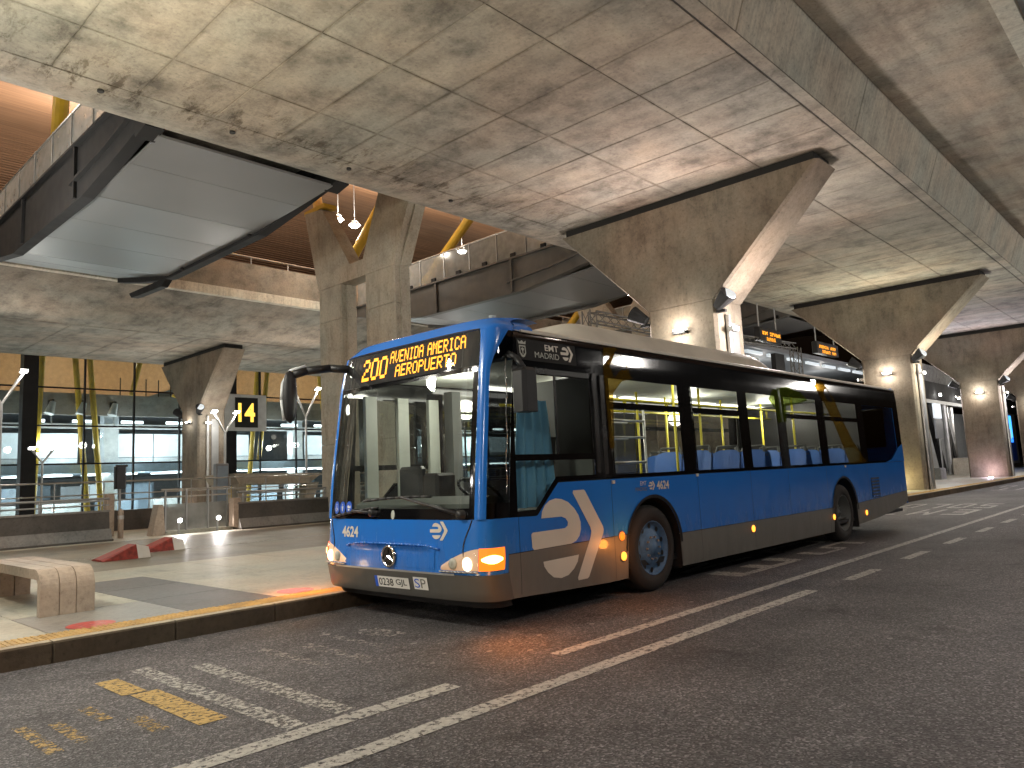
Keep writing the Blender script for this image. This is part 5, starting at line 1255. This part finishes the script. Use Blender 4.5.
# gate number sign
gs = thing('gate_sign', 'black square sign with yellow 14 on a pale panel in front of the terminal', 'sign', (22.4, 42.6, 5.6))
part('panel', MB().cbox(20.55, 23.25, 42.6, 42.75, 4.75, 6.95, .03), 'inner_white', gs)
part('black_field', MB().box(21.2, 22.65, 42.55, 42.595, 4.95, 6.75), 'sign_black', gs)
t_, w_ = text_mb('14', 1.15, lambda u, v: (21.38 + u, 42.54, 5.28 + v), 1.08, .03); part('digits', t_, 'sign_yellow', gs)
part('hanger', MB().tube((21.0, 42.68, 6.95), (21.0, 42.68, 9.0), .04), 'girder', gs); part('hanger', MB().tube((22.8, 42.68, 6.95), (22.8, 42.68, 9.0), .04), 'girder', gs)

# ------------------------------------------------------------------ barriers, glass screens, rails
def barrier(x0, x1, y, label):
    b = thing('safety_barrier', label, 'barrier', ((x0 + x1) / 2, y, ZP), 'two tone safety barriers beyond the bus lane')
    part('base', MB().prism([(y - .32, ZP), (y + .32, ZP), (y + .16, .48), (y - .16, .48)], 'x', x0, x1), 'bar_light', b)
    part('plinth', MB().box(x0 - .01, x1 + .01, y - .335, y + .335, ZP - .01, ZP + .05), 'bar_dark', b)
    part('upper', MB().prism([(y - .162, .482), (y + .162, .482), (y + .12, .90), (y - .12, .90)], 'x', x0 + .01, x1 - .03), 'bar_dark', b)
    part('coping', MB().box(x0, x1 - .02, y - .14, y + .14, .902, .95), 'bar_light', b)
    n = int((x1 - x0) / 1.3)
    for k in range(n + 1):
        x = x0 + .2 + (x1 - x0 - .4) * k / max(1, n); part('rail_post', MB().tube((x, y, .95), (x, y, 1.22), .02), 'steel_dull', b)
    part('top_rail', MB().tube((x0, y, 1.24), (x1, y, 1.24), .028), 'steel_dull', b)
    part('lower_rail', MB().tube((x0, y, 1.08), (x1, y, 1.08), .02), 'steel_dull', b)
barrier(-3.0, 7.05, 21.0, 'left safety barrier, dark over grey, behind the bench')
barrier(10.5, 26.0, 21.0, 'right safety barrier, dark over grey, running behind the bus nose')
sc_ = thing('glass_screen', 'low glass screen with steel posts and two glaring floor lamps', 'screen', (9.5, 22.2, ZP))
part('kerb', MB().prism([(8.55, ZP), (10.75, ZP), (10.70, .26), (8.62, .26)], 'y', 21.2, 21.6), 'pave_light', sc_)
part('end_block', MB().prism([(8.22, ZP), (8.56, ZP), (8.50, 1.0), (8.38, 1.0)], 'y', 21.2, 21.6), 'bench', sc_)
part('end_block', MB().prism([(10.36, ZP + .1), (10.68, ZP), (10.55, 1.08), (10.36, 1.08)], 'y', 20.9, 21.19), 'bench', sc_)
for x in (8.62, 9.2, 9.82, 10.4): part('post', MB().box(x - .022, x + .022, 21.34, 21.40, .26, 1.42), 'steel_dull', sc_)
for xa, xb in ((8.62, 9.2), (9.2, 9.82), (9.82, 10.4)): part('pane', MB().box(xa + .03, xb - .03, 21.36, 21.376, .28, 1.0), 'rail_glass', sc_)
part('rail', MB().tube((8.5, 21.36, 1.2), (10.5, 21.36, 1.2), .022), 'steel', sc_); part('rail', MB().tube((8.5, 21.36, 1.40), (10.5, 21.36, 1.40), .026), 'steel', sc_)
for x in (8.92, 10.02):
    fl = thing('floor_lamp', 'glaring white floor lamp at the %s of the glass screen' % ('left' if x < 9 else 'right'), 'lamp', (x, 21.15, ZP), 'floor lamps by the glass screen')
    part('housing', MB().tube((x, 21.19, .56), (x, 21.12, .54), .06, .075, 14), 'steel_dull', fl)
    part('stand', MB().tube((x, 21.2, ZP), (x, 21.2, .5), .03), 'steel_dull', fl)
    part('lens', MB().tube((x, 21.118, .54), (x, 21.10, .535), .06, .055, 14), 'lamp_white', fl)
    lamp('SPOT', (x, 21.05, .53), 55, (1.0, .95, .92), .08, fl, (0, -1, -.12), 150, .6)
rw = thing('rear_wall', 'low dark wall with steel railing beyond the gap', 'wall', (8, 26, ZP))
part('wall', MB().box(-5, 30, 26.0, 26.25, ZP, .82), 'bar_dark', rw)
for k in range(24): part('baluster', MB().tube((-4 + 1.4 * k, 26.1, .82), (-4 + 1.4 * k, 26.1, 1.75), .02), 'steel_dull', rw)
part('rail', MB().tube((-5, 26.1, 1.75), (30, 26.1, 1.75), .025), 'steel', rw); part('rail', MB().tube((-5, 26.1, 1.35), (30, 26.1, 1.35), .018), 'steel', rw)
bo = thing('bollard', 'short pale bollard in the gap between barrier and glass screen', 'bollard', (7.55, 21.6, ZP))
part('post', MB().lathe([(.07, 0), (.07, .70), (.055, .75), (.0, .77)], (7.55, 21.6, ZP), 'z', 14), 'bench', bo); part('collar', MB().lathe([(.075, .5), (.078, .55), (.075, .6)], (7.55, 21.6, ZP), 'z', 14), 'steel', bo)
sg = thing('signal_post', 'slim post carrying a dark boxed signal behind the left barrier', 'signal', (8.0, 23, ZP))
part('pole', MB().tube((8.0, 23, ZP), (8.0, 23, 1.55), .035), 'steel_dull', sg); part('head', MB().cbox(7.86, 8.14, 22.9, 23.1, 1.48, 2.14, .03), 'sign_black', sg)
part('hood', MB().box(7.84, 8.16, 22.86, 22.9, 2.10, 2.17), 'sign_black', sg); part('cabinet', MB().cbox(7.62, 7.84, 22.9, 23.1, ZP, 1.35, .02), 'bench', sg)

# lamp posts with two raised arms
def lamppost(x, y, zf, zh, spread, label, on=True, pw=120):
    p = thing('lamp_post', label, 'lamp post', (x, y, ZP), 'forked lamp posts before the terminal')
    part('mast', MB().tube((x, y, ZP), (x, y, zf), .055, .045, 10), 'steel_dull', p)
    for e in (-1, 1):
        hx = x + e * spread
        a = part('arm', MB().tube((x, y, zf - .05), (hx, y, zh - .06), .035, .06, 10), 'steel', p)
        hd = part('head', MB().cbox(hx - .13, hx + .13, y - .1, y + .1, zh - .06, zh + .05, .03), 'steel', p)
        part('lens', MB().box(hx - .11, hx + .11, y - .108, y - .101, zh - .04, zh + .03), 'lamp_white', hd)
        part('lens', MB().box(hx - .10, hx + .10, y - .08, y + .08, zh - .072, zh - .062), 'lamp_white', hd)
        if on: lamp('POINT', (hx, y - .2, zh - .25), pw, (1., .95, .86), .08, p)
lamppost(9.98, 38, 2.89, 3.52, .43, 'small forked lamp post left of the yellow props', False)
lamppost(6.6, 30, 4.6, 5.75, .62, 'tall forked lamp post at the left edge of the view', True, 70)
lamppost(2.4, 17.6, 5.2, 6.2, .6, 'added unseen forked lamp post left of the view, lighting the Y pier', True, 260)  # added out of view to brighten the Y pier
lamppost(14.5, 30, 3.69, 4.55, .48, 'forked lamp post right of the far flared column', True, 50)
lamppost(18.3, 30, 4.45, 5.75, .62, 'tall forked lamp post framed by the bus mirror', True, 70)
# concrete canopy frame and totem in front of the terminal
cf_ = thing('canopy_frame', 'pale concrete table shaped canopy beside the lamp post', 'canopy', (15.2, 28, ZP))
part('top', MB().prism([(13.6, 1.50), (16.6, 1.42), (17.2, 1.82), (13.4, 1.90)], 'y', 27.0, 29.5), 'pier', cf_)
part('leg', MB().prism([(16.35, ZP), (16.65, ZP), (17.1, 1.46), (16.55, 1.46)], 'y', 27.1, 27.6), 'pier', cf_); part('leg', MB().box(13.6, 13.95, 27.1, 27.6, ZP, 1.5), 'pier', cf_)
to = thing('totem', 'grey information totem left of the canopy', 'totem', (13.1, 27.5, ZP))
part('body', MB().cbox(12.85, 13.35, 27.3, 27.55, ZP, 2.3, .03), 'inner_grey', to); part('face', MB().box(12.9, 13.3, 27.28, 27.298, .9, 2.2), 'inner_blue', to)
ym = thing('ticket_machine', 'yellow machine under the pale canopy', 'machine', (14.2, 28.5, ZP))
part('cabinet', MB().cbox(13.98, 14.42, 28.3, 28.7, ZP, 1.45, .03), 'yellow', ym); part('screen', MB().box(14.05, 14.35, 28.28, 28.298, .95, 1.25), 'lit_panel', ym)

# ------------------------------------------------------------------ bench, wheel stops, floor stickers
def bench():
    b = thing('stone_bench', 'rose grey stone bench with rounded end on the platform', 'bench', (2.55, 9.7, ZP))
    x0, x1 = 2.30, 2.80
    y0, y1, t, r = 8.70, 11.1, .10, .20
    zt = .63
    out = [(y0, ZP), (y0, zt - r)] + [(y0 + r - r * math.cos(k * math.pi / 12), zt - r + r * math.sin(k * math.pi / 12)) for k in range(1, 7)]
    out += [(y1 - r + r * math.sin(k * math.pi / 12), zt - r + r * math.cos(k * math.pi / 12)) for k in range(0, 7)] + [(y1, ZP)]
    inn = [(y1 - t, ZP), (y1 - t, zt - t - .04), (y1 - t - .04, zt - t), (y0 + t + .04, zt - t), (y0 + t, zt - t - .04), (y0 + t, ZP)]
    def band(xa, xb):
        m = MB(); no, ni = len(out), len(inn)
        def near(p): return min(range(ni), key=lambda i: math.hypot(inn[i][0] - p[0], inn[i][1] - p[1]))
        vs = [(xa, *p) for p in out] + [(xb, *p) for p in out] + [(xa, *p) for p in inn] + [(xb, *p) for p in inn]
        fs = [(k, k + 1, no + k + 1, no + k) for k in range(no - 1)] + [(2 * no + k, 2 * no + k + 1, 2 * no + ni + k + 1, 2 * no + ni + k) for k in range(ni - 1)]
        iv = inn[::-1]
        mp = [ni - 1 - min(range(ni), key=lambda i: math.hypot(iv[i][0] - p[0], iv[i][1] - p[1])) for p in out]
        mp[0] = ni - 1; mp[-1] = 0
        for xo, io in ((0, 2 * no), (no, 2 * no + ni)):
            for k in range(no - 1):
                a, c = mp[k], mp[k + 1]
                if a == c: fs.append((xo + k, xo + k + 1, io + a))
                else:
                    fs.append((xo + k, xo + k + 1, io + c, io + a))
        fs += [(0, no, 2 * no + ni + ni - 1, 2 * no + ni - 1), (no - 1, 2 * no - 1, 2 * no + ni, 2 * no)]
        return m.add(vs, fs)
    for xa, xb in ((x0, x0 + .168), (x0 + .178, x1 - .178), (x1 - .168, x1)): part('stone_band', band(xa, xb), 'bench', b)
    inset = [(y0 + .012, ZP)] + [(p[0] + .012 if p[0] < 9.5 else p[0] - .012, p[1] - .012) for p in out[1:-1]] + [(y1 - .012, ZP)]
    m = MB()
    for xa, xb in ((x0 + .168, x0 + .178), (x1 - .178, x1 - .168)):
        m.add([(xa, *p) for p in inset] + [(xb, *p) for p in inset], [(k, k + 1, len(inset) + k + 1, len(inset) + k) for k in range(len(inset) - 1)])
    part('groove', m, 'bench', b)
bench()
def wheelstop(x, y, label):
    w = thing('wheel_stop', label, 'wheel stop', (x, y, ZP), 'red and white wheel stops in the bus lane')
    L1, L2 = .62, .26
    def seg(xa, xb, ha, hb):
        m = MB()
        vs = []
        for xx, h in ((xa, ha), (xb, hb)):
            vs += [(x + xx, y - .30, ZP), (x + xx, y - .19, ZP + h), (x + xx, y + .19, ZP + h), (x + xx, y + .30, ZP)]
        return m.add(vs, [(0, 1, 2, 3), (7, 6, 5, 4), (0, 4, 5, 1), (1, 5, 6, 2), (2, 6, 7, 3), (0, 3, 7, 4)])
    part('red_end', seg(-.42, .18, .03, .25), 'red', w); part('white_end', seg(.183, .40, .25, .19), 'white', w)
wheelstop(5.22, 14.85, 'nearer red wheel stop with white end on the bus lane')
wheelstop(6.32, 15.95, 'farther red wheel stop with white end on the bus lane')
def sticker(x, y, label):
    s_ = thing('floor_sticker', label, 'sticker', (x, y, ZP), 'round red floor stickers')
    part('disc', MB().add([(x + .205 * math.cos(t), y + .205 * math.sin(t), ZP + .004) for t in [k * math.pi / 16 for k in range(32)]], [tuple(range(32))]), 'sticker', s_)
    for k in range(3):
        t_, w_ = text_mb('- - -', .012, lambda u, v: (x - .11 + u, y - .06 + .05 * k + v, ZP + .006), .22); part('print', t_, 'sticker_print', s_)
sticker(2.47, 7.76, 'round red floor sticker in front of the bench')
sticker(4.62, 7.84, 'round faded red floor sticker by the bus nose')

# ------------------------------------------------------------------ under the deck behind the bus: trusses, message signs, stairs
def truss(name, p0, p1, w, label, n):
    t = thing(name, label, 'truss', tuple(p0), 'silver box trusses behind the bus')
    p0, p1 = Vector(p0), Vector(p1); d = (p1 - p0); L = d.length; d.normalize()
    a = d.cross(Vector((0, 0, 1)) if abs(d.z) < .9 else Vector((1, 0, 0))).normalized() * w / 2; b = a.cross(d).normalized() * w / 2
    cs = [a + b, a - b, -a - b, -a + b]
    for c in cs: part('chord', MB().tube(p0 + c, p1 + c, .025, n=6), 'girder_grey', t)
    br = MB()
    for k in range(n):
        q0, q1 = p0 + d * L * k / n, p0 + d * L * (k + 1) / n
        for i in range(4): br.tube(q0 + cs[i], q1 + cs[(i + 1) % 4], .013, n=5)
    o = part('bracing', br, 'girder_grey', t); o['kind'] = 'stuff'
truss('gantry_truss', (17.6, 13.2, ZP), (17.6, 13.2, 6.1), .30, 'upright silver truss left of the rose lit column', 14)
truss('gantry_truss', (17.75, 13.2, 5.95), (24.5, 13.2, 5.95), .30, 'level silver truss running behind the rose lit column', 16)
truss('gantry_truss', (32.0, 13.0, ZP), (32.0, 13.0, 6.3), .35, 'upright silver truss beside the left message sign', 14)
truss('gantry_truss', (26.2, 13.0, 6.15), (31.8, 13.0, 6.35), .25, 'level silver truss above the left message sign', 12)
def led_sign(x, y, z, w, label, words):
    s_ = thing('message_sign', label, 'sign', (x, y, z), 'amber message signs behind the bus')
    part('case', MB().cbox(x, x + w, y, y + .25, z, z + .55, .03), 'sign_black', s_)
    mbx = MB(); rg = random.Random(int(x))
    cur = 0
    part('hanger', MB().tube((x + .2, y + .12, z + .55), (x + .2, y + .12, ZC + .02), .03), 'steel_dull', s_); part('hanger', MB().tube((x + w - .2, y + .12, z + .55), (x + w - .2, y + .12, ZC + .02), .03), 'steel_dull', s_)
    dots = MB()
    for r_, wd in enumerate(words):
        for i in range(len(wd)):
            for a in range(4):
                for c in range(5):
                    if wd[i] != ' ' and rg.random() < .62:
                        xx = x + .25 + i * .17 + a * .033; zz = z + .32 - r_ * .22 + c * .03 - .06
                        dots.add([(xx - .013, y - .006, zz - .012), (xx + .013, y - .006, zz - .012), (xx + .013, y - .006, zz + .012), (xx - .013, y - .006, zz + .012)], [(0, 1, 2, 3)])
    part('lit_rows', dots, 'amber_led', s_, fixn=False)
led_sign(28.2, 12.8, 6.25, 2.0, 'left amber message sign above the bus roof', ('ooo oooooo', '  ooooo   '))
led_sign(34.0, 12.8, 6.25, 2.6, 'right amber message sign above the bus roof', ('ooooooo oooo', '  oooooo ooo'))
ds_ = thing('lift_shaft', 'dark glazed lift shaft seen above the bus roof', 'lift', (29, 14, ZP))
part('dark_panel', MB().box(30.6, 31.5, 13.3, 13.5, ZP, 6.0), 'girder', ds_); part('glass', MB().box(26.6, 30.5, 14.0, 14.04, ZP, 5.9), 'rail_glass', ds_)
part('grey_panel', MB().box(26.4, 28.4, 15.2, 15.4, ZP, 6.0), 'inner_grey', ds_); part('inner_panel', MB().box(28.5, 30.5, 15.2, 15.4, ZP, 5.2), 'inner_blue', ds_)
for x in (29.4, 29.75, 30.1): part('tube', MB().tube((x, 14.6, ZP), (x, 14.6, 5.6), .09, n=10), 'steel', ds_)
part('lit_ceiling', MB().box(26.5, 29.0, 14.2, 15.0, 7.3, 7.35), 'lit_panel', ds_)
wk = thing('waiting_hall', 'dimly lit waiting hall with bright shelves behind the bus', 'building', (40, 18, ZP))
part('wall', MB().box(26, 52, 18.5, 18.8, ZP, 6.6), 'inner_grey', wk); part('roof', MB().box(26, 52, 14.8, 18.8, 6.6, 6.8), 'inner_grey', wk)
for k in range(8): part('ceiling_strip', MB().box(32 + 2.3 * k, 33.6 + 2.3 * k, 15.2, 15.35, 6.45, 6.58), 'lit_panel', wk)
for k in range(9): part('window', MB().box(33 + 1.7 * k, 34.5 + 1.7 * k, 18.4, 18.49, 2.5, 5.0), 'lit_panel' if k % 3 else 'inner_blue', wk)
for k in range(10): part('post', MB().tube((33 + 1.6 * k, 15.0, ZP), (33 + 1.6 * k, 15.0, 5.4), .05), 'steel_dull', wk)
lamp('POINT', (36, 16.5, 5.6), 45, (1, .96, .9), .2, wk); lamp('POINT', (44, 16.5, 5.6), 45, (1, .96, .9), .2, wk)
# stairs and walkway beyond the yellow column
stt = thing('stair_tower', 'steel stair tower with raking stringers beyond the yellow lit column', 'stairs', (54, 13, ZP))
part('walkway_beam', MB().box(46, 66, 12.6, 13.0, 4.7, 5.9), 'girder', stt)
part('walkway_lip', MB().box(46, 66, 12.4, 12.59, 4.55, 4.75), 'steel_dull', stt)
for k in range(11): part('glass_panel', MB().box(46.2 + 1.8 * k, 47.9 + 1.8 * k, 12.7, 12.72, 5.95, 7.0), 'rail_glass', stt)
for xa, xb in ((51.0, 53.2), (54.2, 56.4)): part('stringer', MB().beam((xa, 12.9, 4.6), (xb, 12.9, .3), .28, .5), 'girder', stt)
part('prop', MB().tube((53.6, 12.6, ZP), (53.6, 12.6, 4.6), .2, n=12), 'steel', stt); part('prop', MB().tube((57.2, 13.2, ZP), (57.2, 13.2, 4.6), .28, n=12), 'steel', stt)
part('back_panel', MB().box(47, 70, 15.0, 15.2, ZP, 4.6), 'inner_white', stt)
for x in (52, 56.5): 
    w_ = part('bulkhead_lamp', MB().box(x - .12, x + .12, 12.30, 12.39, 5.05, 5.2), 'lamp_white', stt)
nb = thing('notice_board', 'white and grey notice board beside the yellow lit column', 'board', (50.5, 12.3, ZP))
part('lit_face', MB().box(49.7, 51.2, 12.2, 12.3, 3.6, 4.5), 'lit_panel', nb); part('grey_face', MB().box(49.7, 51.2, 12.2, 12.3, 2.4, 3.55), 'inner_grey', nb); part('post', MB().box(50.3, 50.5, 12.22, 12.28, ZP, 2.4), 'steel_dull', nb)
def crate(x, y, sx, sy, h, label, m_):
    c = thing('concrete_block', label, 'block', (x, y, ZP), 'concrete blocks by the stairs')
    part('block', MB().cbox(x - sx / 2, x + sx / 2, y - sy / 2, y + sy / 2, ZP, ZP + h, .04), m_, c); part('cap', MB().box(x - sx / 2 + .05, x + sx / 2 - .05, y - sy / 2 + .05, y + sy / 2 - .05, ZP + h, ZP + h + .03), 'bar_light', c)
crate(43.0, 10.9, 1.0, .9, .55, 'small block right of the yellow lit column', 'bar_light'); crate(52.0, 11.3, 2.2, 1.1, 1.0, 'larger block left of the violet lit column', 'pier')
ad = thing('advert_screen', 'bright blue advertising screen at the right edge', 'screen', (72, 12.6, ZP))
part('frame', MB().cbox(71.0, 76.0, 12.6, 12.9, ZP + .3, 4.6, .05), 'steel_dull', ad); part('screen', MB().box(71.2, 74.2, 12.57, 12.595, 2.2, 4.4), 'blue_screen', ad)
part('image_patch', MB().box(71.5, 73.4, 12.555, 12.565, 2.5, 3.3), 'lit_panel', ad); part('lower_panel', MB().box(73.2, 75.0, 12.57, 12.595, .7, 2.6), 'blue_sign', ad)
ab = thing('portal_beam', 'black portal beam with a white lamp behind the violet lit column', 'beam', (72, 14, ZP))
part('beam', MB().box(60, 95, 13.4, 14.0, 4.8, 7.0), 'girder', ab); part('post', MB().box(77, 78, 13.4, 14.0, ZP, 4.8), 'girder', ab); part('lamp', MB().box(69.0, 69.5, 13.3, 13.39, 5.9, 6.2), 'lamp_white', ab)

# ------------------------------------------------------------------ added unseen street lamps behind the viewer, filling bus side, road and web
for i, x in enumerate((-9.0, 6.0, 21.0, 36.0)):
    p = thing('fill_street_lamp', 'added unseen fill lamp on the far side of the carriageway, number %s from the left' % ('one', 'two', 'three', 'four')[i], 'street lamp', (x, -6, 0), 'added fill lamps across the carriageway')
    part('mast', MB().tube((x, -6, 0), (x, -6, 6.6), .09, .06, 12), 'steel_dull', p); part('arm', MB().tube((x, -6, 6.55), (x, -4.4, 6.75), .05, .04), 'steel_dull', p)
    h_ = part('head', MB().cbox(x - .2, x + .2, -4.7, -3.9, 6.70, 6.84, .04), 'steel_dull', p); part('lens', MB().box(x - .17, x + .17, -4.65, -3.95, 6.68, 6.698), 'lamp_white', h_)
    lamp('POINT', (x, -4.2, 6.4), (760, 360, 330, 720)[i], (1.0, .94, .87), .35, p)
